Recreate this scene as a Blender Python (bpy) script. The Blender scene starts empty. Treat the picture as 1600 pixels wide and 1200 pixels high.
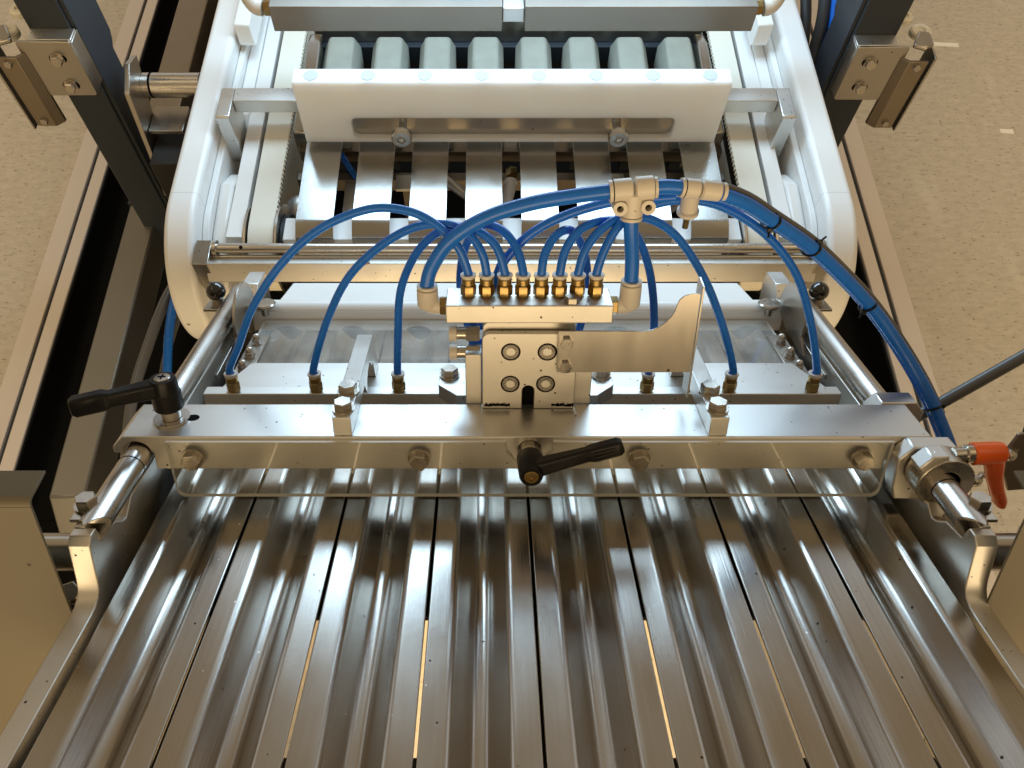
import bpy, bmesh, math, random
from mathutils import Matrix, Vector

random.seed(7)
sc = bpy.context.scene
R = math.radians

# ------------------------------------------------------------------ frames
# world origin frame: X across the machine, Y away from the operator, Z up (mm).
ORG = Vector((0, 0, 0.75))                      # point on the infeed chute, 0.75 m above the floor
FW = Matrix.Translation(ORG)                    # level frame (conveyor, posts, floor)
FD = Matrix.Translation(ORG) @ Matrix.Rotation(R(-30), 4, 'X')   # chute frame, falls away 30 degrees

# ------------------------------------------------------------------ camera
cam = bpy.data.cameras.new("Camera")
cam_o = bpy.data.objects.new("Camera", cam)
sc.collection.objects.link(cam_o)
cam.sensor_fit = 'HORIZONTAL'
cam.sensor_width = 36.0
cam.lens = 36.0 * 1250 / 1600
cam.shift_x = 36.0 / 1600
cam.clip_start = 0.01
cam.clip_end = 60
cam_o.location = ORG + Vector((-0.0312, -0.2279, 0.6049))
cam_o.rotation_euler = (R(90 - 61.3), 0, 0)
sc.camera = cam_o

# ------------------------------------------------------------------ world and lamps (indoor)
wd = bpy.data.worlds.new("World")
sc.world = wd
wd.use_nodes = True
bg = wd.node_tree.nodes["Background"]
bg.inputs[0].default_value = (1.0, 0.74, 0.43, 1)
bg.inputs[1].default_value = 0.36


def area(name, loc, target, sx, sy, power, col):
    l = bpy.data.lights.new(name, 'AREA')
    l.shape = 'RECTANGLE'
    l.size = sx
    l.size_y = sy
    l.energy = power
    l.color = col
    o = bpy.data.objects.new(name, l)
    sc.collection.objects.link(o)
    o.location = loc
    d = Vector(target) - Vector(loc)
    o.rotation_euler = d.to_track_quat('-Z', 'Y').to_euler()
    return o


# warm hall light from low behind the camera
area("hall_light", (0.0, -2.6, 1.30), (0.0, 0.3, 0.85), 3.4, 2.0, 96, (1.0, 0.75, 0.43))
for sx in (-1, 1):  # added side fills, spread kept narrow so they brighten the floor alone
    dl = area("aisle_downlight", (sx * 1.75, 0.9, 2.95), (sx * 1.75, 0.9, 0.0), 0.8, 2.8, 8.0, (1.0, 0.78, 0.47))
    dl.data.spread = R(70)
# cool work light over the conveyor, just past the top of the view
area("work_light", ORG + Vector((0, 0.80, 0.21)), ORG + Vector((0, 0.52, -0.115)), 0.74, 0.22, 5.6, (0.52, 0.77, 1.0))
# band of windows in the far wall, a few metres beyond the machine
area("window_band", (0, 4.2, 1.53), (0, 0, 1.53), 13.0, 0.92, 34, (0.62, 0.80, 1.0))
# added warm spot below the chute to brighten the floor seen through the slits
sp = bpy.data.lights.new("under_chute_lamp", 'SPOT')
sp.energy = 26
sp.color = (1.0, 0.72, 0.36)
sp.spot_size = R(68)
sp.spot_blend = 0.4
sp.shadow_soft_size = 0.03
sp_o = bpy.data.objects.new("under_chute_lamp", sp)
sc.collection.objects.link(sp_o)
sp_o.location = ORG + Vector((0.03, 0.03, -0.14))

sc.view_settings.view_transform = 'Standard'
sc.view_settings.look = 'None'
sc.view_settings.exposure = 0.0
sc.view_settings.gamma = 1.0
sc.cycles.max_bounces = 6
sc.cycles.diffuse_bounces = 3
sc.cycles.glossy_bounces = 4
sc.cycles.transparent_max_bounces = 12
sc.cycles.use_denoising = True
sc.cycles.sample_clamp_indirect = 6.0


# ------------------------------------------------------------------ materials
def nn(nt, t, **kw):
    n = nt.nodes.new(t)
    for k, v in kw.items():
        setattr(n, k, v)
    return n


def material(name, base, metal=0.0, rough=0.5, rvar=0.0, cvar=0.0, vscale=25.0, stretch=(1, 1, 1),
             bump=0.0, bscale=900.0, bstretch=(1, 1, 1), speck=0.0, spscale=160.0, spcol=(0.03, 0.022, 0.015),
             sss=0.0, coat=0.0, spec=0.5, trans=0.0, streak=0.0, dust=0.0):
    m = bpy.data.materials.new(name)
    m.use_nodes = True
    nt = m.node_tree
    b = nt.nodes["Principled BSDF"]
    L = nt.links.new
    b.inputs["Metallic"].default_value = metal
    b.inputs["Roughness"].default_value = rough
    b.inputs["Specular IOR Level"].default_value = spec
    b.inputs["Base Color"].default_value = (*base, 1)
    if sss:
        b.inputs["Subsurface Weight"].default_value = sss
        b.inputs["Subsurface Radius"].default_value = (1.0, 0.9, 0.8)
        b.inputs["Subsurface Scale"].default_value = 0.006
    if coat:
        b.inputs["Coat Weight"].default_value = coat
        b.inputs["Coat Roughness"].default_value = 0.08
    if trans:
        b.inputs["Transmission Weight"].default_value = trans
    tc0 = nn(nt, 'ShaderNodeTexCoord')
    oi = nn(nt, 'ShaderNodeObjectInfo')
    off = nn(nt, 'ShaderNodeVectorMath', operation='MULTIPLY')
    L(oi.outputs['Random'], off.inputs[0])
    off.inputs[1].default_value = (7.3, 3.1, 5.7)
    tc = nn(nt, 'ShaderNodeVectorMath', operation='ADD')
    L(tc0.outputs['Object'], tc.inputs[0])
    L(off.outputs[0], tc.inputs[1])
    if cvar or rvar:
        mp = nn(nt, 'ShaderNodeMapping')
        mp.inputs['Scale'].default_value = stretch
        L(tc.outputs[0], mp.inputs[0])
        nz = nn(nt, 'ShaderNodeTexNoise')
        nz.inputs['Scale'].default_value = vscale
        nz.inputs['Detail'].default_value = 3
        nz.inputs['Roughness'].default_value = 0.6
        L(mp.outputs[0], nz.inputs['Vector'])
        if rvar:
            mr = nn(nt, 'ShaderNodeMapRange')
            mr.inputs['From Min'].default_value = 0.3
            mr.inputs['From Max'].default_value = 0.7
            mr.inputs['To Min'].default_value = max(0.02, rough - rvar)
            mr.inputs['To Max'].default_value = rough + rvar
            L(nz.outputs['Fac'], mr.inputs['Value'])
            L(mr.outputs[0], b.inputs['Roughness'])
    colsock = None
    if streak:
        mps = nn(nt, 'ShaderNodeMapping')
        mps.inputs['Scale'].default_value = (1, 0.015, 1)
        L(tc.outputs[0], mps.inputs[0])
        ns = nn(nt, 'ShaderNodeTexNoise')
        ns.inputs['Scale'].default_value = 650
        ns.inputs['Detail'].default_value = 2
        L(mps.outputs[0], ns.inputs['Vector'])
    if cvar:
        mx = nn(nt, 'ShaderNodeMix', data_type='RGBA')
        mx.inputs['A'].default_value = tuple(max(0, c * (1 - cvar)) for c in base) + (1,)
        mx.inputs['B'].default_value = tuple(min(1, c * (1 + cvar)) for c in base) + (1,)
        L(nz.outputs['Fac'], mx.inputs['Factor'])
        colsock = mx.outputs['Result']
        if streak:
            ms = nn(nt, 'ShaderNodeMapRange')
            ms.inputs['From Min'].default_value = 0.3
            ms.inputs['From Max'].default_value = 0.7
            ms.inputs['To Min'].default_value = 1 - streak
            ms.inputs['To Max'].default_value = 1 + streak
            L(ns.outputs['Fac'], ms.inputs['Value'])
            vm = nn(nt, 'ShaderNodeVectorMath', operation='SCALE')
            L(colsock, vm.inputs[0])
            L(ms.outputs[0], vm.inputs['Scale'])
            colsock = vm.outputs[0]
        if dust:
            vd = nn(nt, 'ShaderNodeTexVoronoi')
            vd.inputs['Scale'].default_value = 105
            L(tc.outputs[0], vd.inputs['Vector'])
            sd_ = nn(nt, 'ShaderNodeSeparateColor')
            L(vd.outputs['Color'], sd_.inputs[0])
            td = nn(nt, 'ShaderNodeMapRange')
            td.inputs['From Min'].default_value = 1.0 - dust
            td.inputs['To Max'].default_value = 0.085
            L(sd_.outputs[1], td.inputs['Value'])
            ld = nn(nt, 'ShaderNodeMath', operation='LESS_THAN')
            L(vd.outputs['Distance'], ld.inputs[0])
            L(td.outputs[0], ld.inputs[1])
            md_ = nn(nt, 'ShaderNodeMix', data_type='RGBA')
            L(colsock, md_.inputs['A'])
            md_.inputs['B'].default_value = (0.9, 0.86, 0.78, 1)
            L(ld.outputs[0], md_.inputs['Factor'])
            colsock = md_.outputs['Result']
    if speck:
        vo = nn(nt, 'ShaderNodeTexVoronoi')
        vo.inputs['Scale'].default_value = spscale
        vo.inputs['Randomness'].default_value = 1.0
        L(tc.outputs[0], vo.inputs['Vector'])
        # only some cells carry a speck, and each has its own size
        sep = nn(nt, 'ShaderNodeSeparateColor')
        L(vo.outputs['Color'], sep.inputs[0])
        th = nn(nt, 'ShaderNodeMapRange')
        th.inputs['From Min'].default_value = 1.0 - speck
        th.inputs['From Max'].default_value = 1.0
        th.inputs['To Min'].default_value = 0.0
        th.inputs['To Max'].default_value = 0.17
        L(sep.outputs[0], th.inputs['Value'])
        lt = nn(nt, 'ShaderNodeMath', operation='LESS_THAN')
        L(vo.outputs['Distance'], lt.inputs[0])
        L(th.outputs[0], lt.inputs[1])
        mx2 = nn(nt, 'ShaderNodeMix', data_type='RGBA')
        mx2.inputs['A'].default_value = (*base, 1)
        if colsock:
            L(colsock, mx2.inputs['A'])
        mx2.inputs['B'].default_value = (*spcol, 1)
        L(lt.outputs[0], mx2.inputs['Factor'])
        colsock = mx2.outputs['Result']
        if metal > 0.5:
            sb = nn(nt, 'ShaderNodeMath', operation='SUBTRACT')
            sb.inputs[0].default_value = metal
            L(lt.outputs[0], sb.inputs[1])
            L(sb.outputs[0], b.inputs['Metallic'])
    if colsock:
        L(colsock, b.inputs['Base Color'])
    if bump:
        mp2 = nn(nt, 'ShaderNodeMapping')
        mp2.inputs['Scale'].default_value = bstretch
        L(tc.outputs[0], mp2.inputs[0])
        n2 = nn(nt, 'ShaderNodeTexNoise')
        n2.inputs['Scale'].default_value = bscale
        n2.inputs['Detail'].default_value = 1
        L(mp2.outputs[0], n2.inputs['Vector'])
        bp = nn(nt, 'ShaderNodeBump')
        bp.inputs['Strength'].default_value = bump
        bp.inputs['Distance'].default_value = 0.0005
        L(n2.outputs['Fac'], bp.inputs['Height'])
        L(bp.outputs[0], b.inputs['Normal'])
    return m


M = {}
M['alu'] = material('satin_aluminium', (0.68, 0.665, 0.63), 1.0, 0.40, rvar=0.07, cvar=0.07, vscale=14, stretch=(0.25, 1, 1),
                    bump=0.05, bscale=700, bstretch=(0.06, 1, 1), speck=0.42, spscale=165)
M['alu_blast'] = material('blasted_aluminium', (0.70, 0.67, 0.61), 1.0, 0.46, rvar=0.06, cvar=0.05, vscale=18,
                          bump=0.08, bscale=1500, speck=0.45, spscale=165)
M['tray'] = material('brushed_steel_tray', (0.43, 0.40, 0.36), 1.0, 0.235, rvar=0.06, cvar=0.10, vscale=11, stretch=(1, 0.5, 1),
                     bump=0.09, bscale=1500, bstretch=(1, 0.012, 1), speck=0.13, spscale=150, streak=0.04, dust=0.16)
M['steel'] = material('polished_steel', (0.54, 0.51, 0.47), 1.0, 0.29, rvar=0.04, cvar=0.04, vscale=30)
M['sheet'] = material('stainless_sheet', (0.45, 0.42, 0.375), 1.0, 0.31, rvar=0.04, cvar=0.06, vscale=16, stretch=(4, 1, 0.6),
                      bump=0.06, bscale=900, bstretch=(1, 1, 0.03), speck=0.10, spscale=110)
M['strip'] = material('finger_plate_steel', (0.40, 0.385, 0.355), 1.0, 0.24, rvar=0.05, cvar=0.06, vscale=20, bump=0.04,
                      bscale=900, bstretch=(1, 0.03, 1))
M['bolt'] = material('zinc_bolt', (0.50, 0.46, 0.40), 1.0, 0.27, rvar=0.05, cvar=0.06, vscale=120)
M['brass'] = material('brass', (0.36, 0.25, 0.10), 1.0, 0.31, rvar=0.08, cvar=0.15, vscale=220)
M['pe'] = material('white_plastic', (0.86, 0.85, 0.815), 0.0, 0.36, rvar=0.06, cvar=0.03, vscale=12, bump=0.03,
                   bscale=500, speck=0.02, spscale=60, spcol=(0.25, 0.22, 0.18))
M['cream'] = material('cream_belt', (0.80, 0.76, 0.64), 0.0, 0.55, cvar=0.05, vscale=20, bump=0.05, bscale=600)
M['beige'] = material('beige_fitting', (0.60, 0.55, 0.475), 0.0, 0.42, cvar=0.06, vscale=60, speck=0.05, spscale=220,
                      spcol=(0.15, 0.09, 0.05))
M['blue'] = material('blue_tube', (0.010, 0.135, 0.58), 0.0, 0.27, rvar=0.07, cvar=0.15, vscale=50, spec=0.4)
M['black'] = material('black_plastic', (0.008, 0.0075, 0.0075), 0.0, 0.36, rvar=0.06, vscale=60, spec=0.22, bump=0.08, bscale=1800)
M['gloss_black'] = material('glossy_black', (0.01, 0.009, 0.009), 0.0, 0.10, coat=0.6)
M['void'] = material('black_enamel', (0.004, 0.004, 0.004), 0.0, 0.7, spec=0.05)  # sheenless black: painted shade in gaps, also holes, seals and dirt
M['rubber'] = material('dark_rubber', (0.026, 0.025, 0.024), 0.0, 0.5, spec=0.35)
M['orange'] = material('orange_plastic', (0.85, 0.12, 0.012), 0.0, 0.30, rvar=0.05, cvar=0.05, vscale=60, coat=0.2)
M['grey_paint'] = material('grey_powder_coat', (0.03, 0.036, 0.044), 0.0, 0.42, spec=0.3, rvar=0.05, cvar=0.06, vscale=20, bump=0.08, bscale=1200)
M['brown_steel'] = material('dull_steel', (0.30, 0.25, 0.19), 1.0, 0.42, rvar=0.05, cvar=0.08, vscale=14)
M['frame'] = material('frame_steel', (0.20, 0.19, 0.17), 0.7, 0.42, rvar=0.06, cvar=0.10, vscale=10)
M['panel'] = material('cover_panel', (0.125, 0.105, 0.068), 0.0, 0.5, rvar=0.06, cvar=0.05, vscale=12, bump=0.05, bscale=1500,
                      speck=0.05, spscale=90)
M['pad'] = material('grey_silicone', (0.33, 0.335, 0.275), 0.0, 0.42, rvar=0.08, cvar=0.14, vscale=40)
M['grey_tube'] = material('grey_hose', (0.10, 0.10, 0.10), 0.0, 0.35)
M['rail'] = material('pale_rail', (0.56, 0.50, 0.45), 0.15, 0.45, rvar=0.05, cvar=0.06, vscale=8, bump=0.04, bscale=400)
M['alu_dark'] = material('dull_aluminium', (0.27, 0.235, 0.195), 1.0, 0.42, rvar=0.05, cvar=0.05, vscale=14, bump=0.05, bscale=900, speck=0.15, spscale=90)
M['tape'] = material('white_tape', (0.78, 0.77, 0.74), 0.0, 0.5, cvar=0.15, vscale=60)
M['pe_block'] = material('milky_plastic', (0.88, 0.87, 0.84), 0.0, 0.36, rvar=0.06, cvar=0.02, vscale=12, sss=0.7)
M['pe_block'].node_tree.nodes['Principled BSDF'].inputs['Subsurface Scale'].default_value = 0.02
M['plug'] = material('plug', (0.50, 0.52, 0.535), 0.0, 0.45)
M['edge'] = material('acrylic_edge', (0.74, 0.72, 0.67), 0.0, 0.35)


def acrylic(name, haze):
    m = bpy.data.materials.new(name)
    m.use_nodes = True
    nt = m.node_tree
    nt.nodes.remove(nt.nodes["Principled BSDF"])
    out = nt.nodes["Material Output"]
    tr = nn(nt, 'ShaderNodeBsdfTransparent')
    tr.inputs[0].default_value = (0.965, 0.965, 0.95, 1)
    gl = nn(nt, 'ShaderNodeBsdfGlossy')
    gl.inputs['Roughness'].default_value = 0.03
    fr = nn(nt, 'ShaderNodeFresnel')
    fr.inputs[0].default_value = 1.49
    mix = nn(nt, 'ShaderNodeMixShader')
    ge = nn(nt, 'ShaderNodeNewGeometry')
    inv = nn(nt, 'ShaderNodeMath', operation='SUBTRACT')
    inv.inputs[0].default_value = 1.0
    nt.links.new(ge.outputs['Backfacing'], inv.inputs[1])
    fm = nn(nt, 'ShaderNodeMath', operation='MULTIPLY')
    nt.links.new(fr.outputs[0], fm.inputs[0])
    nt.links.new(inv.outputs[0], fm.inputs[1])
    nt.links.new(fm.outputs[0], mix.inputs[0])
    nt.links.new(tr.outputs[0], mix.inputs[1])
    nt.links.new(gl.outputs[0], mix.inputs[2])
    df = nn(nt, 'ShaderNodeBsdfDiffuse')
    df.inputs[0].default_value = (0.75, 0.74, 0.70, 1)
    tc = nn(nt, 'ShaderNodeTexCoord')
    nz = nn(nt, 'ShaderNodeTexNoise')
    nz.inputs['Scale'].default_value = 22
    nz.inputs['Detail'].default_value = 5
    nt.links.new(tc.outputs['Object'], nz.inputs['Vector'])
    mr = nn(nt, 'ShaderNodeMapRange')
    mr.inputs['From Min'].default_value = 0.35
    mr.inputs['From Max'].default_value = 0.75
    mr.inputs['To Min'].default_value = haze * 0.5
    mr.inputs['To Max'].default_value = haze * 1.5
    nt.links.new(nz.outputs['Fac'], mr.inputs['Value'])
    m2 = nn(nt, 'ShaderNodeMixShader')
    # dust specks on the sheet
    vo = nn(nt, 'ShaderNodeTexVoronoi')
    vo.inputs['Scale'].default_value = 130
    nt.links.new(tc.outputs['Object'], vo.inputs['Vector'])
    sep = nn(nt, 'ShaderNodeSeparateColor')
    nt.links.new(vo.outputs['Color'], sep.inputs[0])
    th = nn(nt, 'ShaderNodeMapRange')
    th.inputs['From Min'].default_value = 0.80
    th.inputs['To Min'].default_value = 0.0
    th.inputs['To Max'].default_value = 0.11
    nt.links.new(sep.outputs[0], th.inputs['Value'])
    lt = nn(nt, 'ShaderNodeMath', operation='LESS_THAN')
    nt.links.new(vo.outputs['Distance'], lt.inputs[0])
    nt.links.new(th.outputs[0], lt.inputs[1])
    ma = nn(nt, 'ShaderNodeMath', operation='MULTIPLY_ADD')
    ma.inputs[1].default_value = 0.35
    nt.links.new(lt.outputs[0], ma.inputs[0])
    nt.links.new(mr.outputs[0], ma.inputs[2])
    nt.links.new(ma.outputs[0], m2.inputs[0])
    nt.links.new(mix.outputs[0], m2.inputs[1])
    nt.links.new(df.outputs[0], m2.inputs[2])
    nt.links.new(m2.outputs[0], out.inputs[0])
    return m


M['acrylic'] = acrylic('clear_acrylic', 0.085)
M['acrylic_hazy'] = acrylic('hazy_acrylic', 0.20)


def floor_mat():
    m = bpy.data.materials.new('speckled_vinyl')
    m.use_nodes = True
    nt = m.node_tree
    L = nt.links.new
    b = nt.nodes["Principled BSDF"]
    b.inputs['Roughness'].default_value = 0.45
    tc = nn(nt, 'ShaderNodeTexCoord')
    mp = nn(nt, 'ShaderNodeMapping')
    mp.inputs['Scale'].default_value = (0.7, 1.5, 1)
    L(tc.outputs['Object'], mp.inputs[0])
    n1 = nn(nt, 'ShaderNodeTexNoise')
    n1.inputs['Scale'].default_value = 52
    n1.inputs['Detail'].default_value = 7
    n1.inputs['Roughness'].default_value = 0.62
    L(mp.outputs[0], n1.inputs['Vector'])
    n2 = nn(nt, 'ShaderNodeTexNoise')
    n2.inputs['Scale'].default_value = 120
    n2.inputs['Detail'].default_value = 4
    L(mp.outputs[0], n2.inputs['Vector'])
    cr = nn(nt, 'ShaderNodeValToRGB')
    cr.color_ramp.elements[0].position = 0.30
    cr.color_ramp.elements[0].color = (0.40, 0.36, 0.30, 1)
    cr.color_ramp.elements[1].position = 0.72
    cr.color_ramp.elements[1].color = (0.52, 0.475, 0.405, 1)
    L(n1.outputs['Fac'], cr.inputs[0])
    c2 = nn(nt, 'ShaderNodeValToRGB')
    c2.color_ramp.elements[0].position = 0.30
    c2.color_ramp.elements[0].color = (0.52, 0.45, 0.38, 1)
    c2.color_ramp.elements[1].position = 0.40
    c2.color_ramp.elements[1].color = (1, 1, 1, 1)
    e = c2.color_ramp.elements.new(0.72)
    e.color = (1, 1, 1, 1)
    e = c2.color_ramp.elements.new(0.80)
    e.color = (1.2, 1.2, 1.18, 1)
    L(n2.outputs['Fac'], c2.inputs[0])
    mx = nn(nt, 'ShaderNodeMix', data_type='RGBA', blend_type='MULTIPLY')
    mx.inputs['Factor'].default_value = 1.0
    L(cr.outputs[0], mx.inputs['A'])
    L(c2.outputs[0], mx.inputs['B'])
    # pale scuff marks
    mp3 = nn(nt, 'ShaderNodeMapping')
    mp3.inputs['Scale'].default_value = (5, 1.1, 1)
    mp3.inputs['Rotation'].default_value = (0, 0, 0.5)
    L(tc.outputs['Object'], mp3.inputs[0])
    n3 = nn(nt, 'ShaderNodeTexNoise')
    n3.inputs['Scale'].default_value = 3.2
    n3.inputs['Detail'].default_value = 8
    L(mp3.outputs[0], n3.inputs['Vector'])
    r3 = nn(nt, 'ShaderNodeMapRange')
    r3.inputs['From Min'].default_value = 0.60
    r3.inputs['From Max'].default_value = 0.78
    r3.inputs['To Max'].default_value = 0.45
    L(n3.outputs['Fac'], r3.inputs['Value'])
    mx3 = nn(nt, 'ShaderNodeMix', data_type='RGBA')
    L(r3.outputs[0], mx3.inputs['Factor'])
    L(mx.outputs['Result'], mx3.inputs['A'])
    mx3.inputs['B'].default_value = (0.62, 0.59, 0.53, 1)
    L(mx3.outputs['Result'], b.inputs['Base Color'])
    return m


M['floor'] = floor_mat()


# ------------------------------------------------------------------ mesh builder (all numbers in mm)
def basis(d):
    d = Vector(d).normalized()
    a = Vector((0, 0, 1)) if abs(d.z) < 0.9 else Vector((1, 0, 0))
    u = a.cross(d).normalized()
    return u, d.cross(u).normalized(), d


def smooth_path(pts, k=6):
    P = [Vector(p) for p in pts]
    out = []
    for i in range(len(P) - 1):
        p0 = P[max(i - 1, 0)]
        p1, p2 = P[i], P[i + 1]
        p3 = P[min(i + 2, len(P) - 1)]
        for j in range(k):
            t = j / k
            out.append(0.5 * ((2 * p1) + (p2 - p0) * t + (2 * p0 - 5 * p1 + 4 * p2 - p3) * t * t + (3 * p1 - p0 - 3 * p2 + p3) * t ** 3))
    out.append(P[-1])
    return out


class MB:
    def __init__(s):
        s.bm = bmesh.new()

    def face(s, vs, mi=0):
        try:
            f = s.bm.faces.new(vs)
            f.material_index = mi
            return f
        except ValueError:
            return None

    def box(s, x0, x1, y0, y1, z0, z1):
        return s.prism([(x0, y0), (x1, y0), (x1, y1), (x0, y1)], 'z', z0, z1)

    def prism(s, pts, ax, a0, a1, side_mi=0):
        def mk(p, a):
            if ax == 'x':
                return (a, p[0], p[1])
            if ax == 'y':
                return (p[0], a, p[1])
            return (p[0], p[1], a)
        A = [s.bm.verts.new(mk(p, a0)) for p in pts]
        B = [s.bm.verts.new(mk(p, a1)) for p in pts]
        s.face(A)
        s.face(B[::-1])
        n = len(pts)
        for i in range(n):
            s.face([A[i], B[i], B[(i + 1) % n], A[(i + 1) % n]], side_mi)
        return s

    def lathe(s, p0, d, prof, n=24, phase=0.0):
        p0 = Vector(p0)
        u, v, w = basis(d)
        rings = []
        for r, t in prof:
            if r < 1e-6:
                rings.append([s.bm.verts.new(p0 + w * t)])
            else:
                rings.append([s.bm.verts.new(p0 + w * t + (u * math.cos(a) + v * math.sin(a)) * r)
                              for a in [phase + 2 * math.pi * k / n for k in range(n)]])
        for a, b in zip(rings, rings[1:]):
            for k in range(n):
                k2 = (k + 1) % n
                if len(a) == 1 and len(b) > 1:
                    s.face([a[0], b[k], b[k2]])
                elif len(b) == 1 and len(a) > 1:
                    s.face([a[k], b[0], a[k2]])
                elif len(a) > 1:
                    s.face([a[k], b[k], b[k2], a[k2]])
        if len(rings[0]) > 1:
            s.face(rings[0])
        if len(rings[-1]) > 1:
            s.face(rings[-1][::-1])
        return s

    def cyl(s, p0, p1, r, r1=None, n=24, ch=0.0):
        d = Vector(p1) - Vector(p0)
        l = d.length
        r1 = r if r1 is None else r1
        if ch:
            return s.lathe(p0, d, [(r - ch, 0), (r, ch), (r1, l - ch), (r1 - ch, l)], n)
        return s.lathe(p0, d, [(r, 0), (r1, l)], n)

    def ring(s, p0, d, ri, ro, t, n=32):
        p0 = Vector(p0)
        u, v, w = basis(d)
        R4 = []
        for r, tt in ((ri, 0), (ro, 0), (ro, t), (ri, t)):
            R4.append([s.bm.verts.new(p0 + w * tt + (u * math.cos(2 * math.pi * k / n) + v * math.sin(2 * math.pi * k / n)) * r) for k in range(n)])
        for q in range(4):
            a, b = R4[q], R4[(q + 1) % 4]
            for k in range(n):
                s.face([a[k], b[k], b[(k + 1) % n], a[(k + 1) % n]])
        return s

    def hexa(s, p0, d, af, h, phase=0.3):
        r = af / math.sqrt(3)
        s.lathe(p0, d, [(r, 0), (r, h * 0.86), (r * 0.9, h)], 6, phase)
        return s

    def ball(s, c, r, n=20):
        pr = [(r * math.sin(math.pi * i / 12), -r * math.cos(math.pi * i / 12)) for i in range(13)]
        pr[0] = (0, -r)
        pr[-1] = (0, r)
        return s.lathe(c, (0, 0, 1), pr, n)

    def tube(s, pts, r, n=14, k=6, smooth=True):
        P = smooth_path(pts, k) if smooth else [Vector(p) for p in pts]
        rings = []
        u = None
        for i, p in enumerate(P):
            t = (P[min(i + 1, len(P) - 1)] - P[max(i - 1, 0)]).normalized()
            if u is None:
                u = basis(t)[0]
            u = (u - t * u.dot(t)).normalized()
            v = t.cross(u)
            rings.append([s.bm.verts.new(p + (u * math.cos(2 * math.pi * q / n) + v * math.sin(2 * math.pi * q / n)) * r) for q in range(n)])
        for a, b in zip(rings, rings[1:]):
            for q in range(n):
                s.face([a[q], a[(q + 1) % n], b[(q + 1) % n], b[q]])
        s.face(rings[0][::-1])
        s.face(rings[-1])
        return s

    def mesh(s, name, base=(0, 0, 0), ang=35):
        bmesh.ops.recalc_face_normals(s.bm, faces=s.bm.faces[:])
        b = Vector(base)
        for v in s.bm.verts:
            v.co = (v.co - b) * 0.001
        me = bpy.data.meshes.new(name)
        s.bm.to_mesh(me)
        s.bm.free()
        me.polygons.foreach_set('use_smooth', [True] * len(me.polygons))
        me.set_sharp_from_angle(angle=R(ang))
        return me


def put(o, bev):
    if bev:
        md = o.modifiers.new('edge', 'BEVEL')
        md.width = bev * 0.001
        md.segments = 2
        md.limit_method = 'ANGLE'
        md.angle_limit = R(40)
        md.harden_normals = False
    return o


BASE = {}


def tag(o, label=None, cat=None, group=None, kind=None):
    if label:
        o['label'] = label
    if cat:
        o['category'] = cat
    if group:
        o['group'] = group
    if kind:
        o['kind'] = kind
    return o


def thing(name, label, cat, F, base, group=None):
    o = bpy.data.objects.new(name, None)
    o.empty_display_size = 0.02
    sc.collection.objects.link(o)
    o.matrix_world = F @ Matrix.Translation(Vector(base) * 0.001)
    BASE[o.name] = Vector(base)
    return tag(o, label, cat, group)


def root_base(p):
    while p.parent:
        p = p.parent
    return BASE[p.name]


def part(name, mb, mat, parent, bev=0, label=None, kind=None):
    me = mb.mesh(name, root_base(parent))
    for k in (mat if isinstance(mat, (list, tuple)) else [mat]):
        me.materials.append(M[k])
    o = bpy.data.objects.new(name, me)
    sc.collection.objects.link(o)
    o.parent = parent
    put(o, bev)
    return tag(o, label, kind=kind)


def solo(name, mb, mat, label, cat, F, base, group=None, bev=0, kind=None):
    me = mb.mesh(name, base)
    for k in (mat if isinstance(mat, (list, tuple)) else [mat]):
        me.materials.append(M[k])
    o = bpy.data.objects.new(name, me)
    sc.collection.objects.link(o)
    o.matrix_world = F @ Matrix.Translation(Vector(base) * 0.001)
    BASE[o.name] = Vector(base)
    put(o, bev)
    return tag(o, label, cat, group, kind)


def proto(name, mb, mat, ang=35):
    me = mb.mesh(name, ang=ang)
    for k in (mat if isinstance(mat, (list, tuple)) else [mat]):
        me.materials.append(M[k])
    return me


def inst(name, me, parent, pos, d=(0, 0, 1), spin=0.0, scale=1.0, bev=0):
    """a shared mesh as a part: its local Z turned to d, at pos (frame mm) or, under another inst, at local mm"""
    o = bpy.data.objects.new(name, me)
    sc.collection.objects.link(o)
    o.parent = parent
    q = Vector(d).normalized().to_track_quat('Z', 'Y')
    m = Matrix.Translation((Vector(pos) - (root_base(parent) if parent.parent is None else Vector((0, 0, 0)))) * 0.001)
    o.matrix_local = m @ q.to_matrix().to_4x4() @ Matrix.Rotation(spin, 4, 'Z') @ Matrix.Diagonal((scale, scale, scale, 1))
    put(o, bev)
    return o


# shared hardware
ME_HEX8 = proto('hex_head', MB().hexa((0, 0, 1.7), (0, 0, 1), 13, 6.2), 'bolt')
ME_WASH8 = proto('washer', MB().ring((0, 0, 0), (0, 0, 1), 4.2, 8.8, 1.7), 'bolt')
ME_HEX6 = proto('hex_head', MB().hexa((0, 0, 0), (0, 0, 1), 9, 4.2), 'bolt')
_m = MB().lathe((0, 0, 0), (0, 0, 1), [(6.6, 0), (6.6, 4.2), (6.0, 4.8), (3.6, 4.8), (3.3, 2.2), (0, 2.2)], 24)
ME_SOCK = proto('socket_screw', _m, 'bolt')
ME_SOCKHEX = proto('hex_recess', MB().lathe((0, 0, 2.3), (0, 0, 1), [(3.3, 0), (3.3, 0.3), (0, 0.3)], 6), 'void')
ME_SOCKRIM = proto('counterbore', MB().ring((0, 0, 0), (0, 0, 1), 6.6, 7.6, 0.3), 'void')
_m = MB().hexa((0, 0, 0), (0, 0, 1), 9, 4.5)
_m.lathe((0, 0, 4.5), (0, 0, 1), [(4.0, 0), (4.0, 1.8), (3.2, 3.8), (1.6, 5.0), (0, 5.3)], 16)
_m.ring((0, 0, -1.2), (0, 0, 1), 3.0, 6.2, 1.2)
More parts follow.
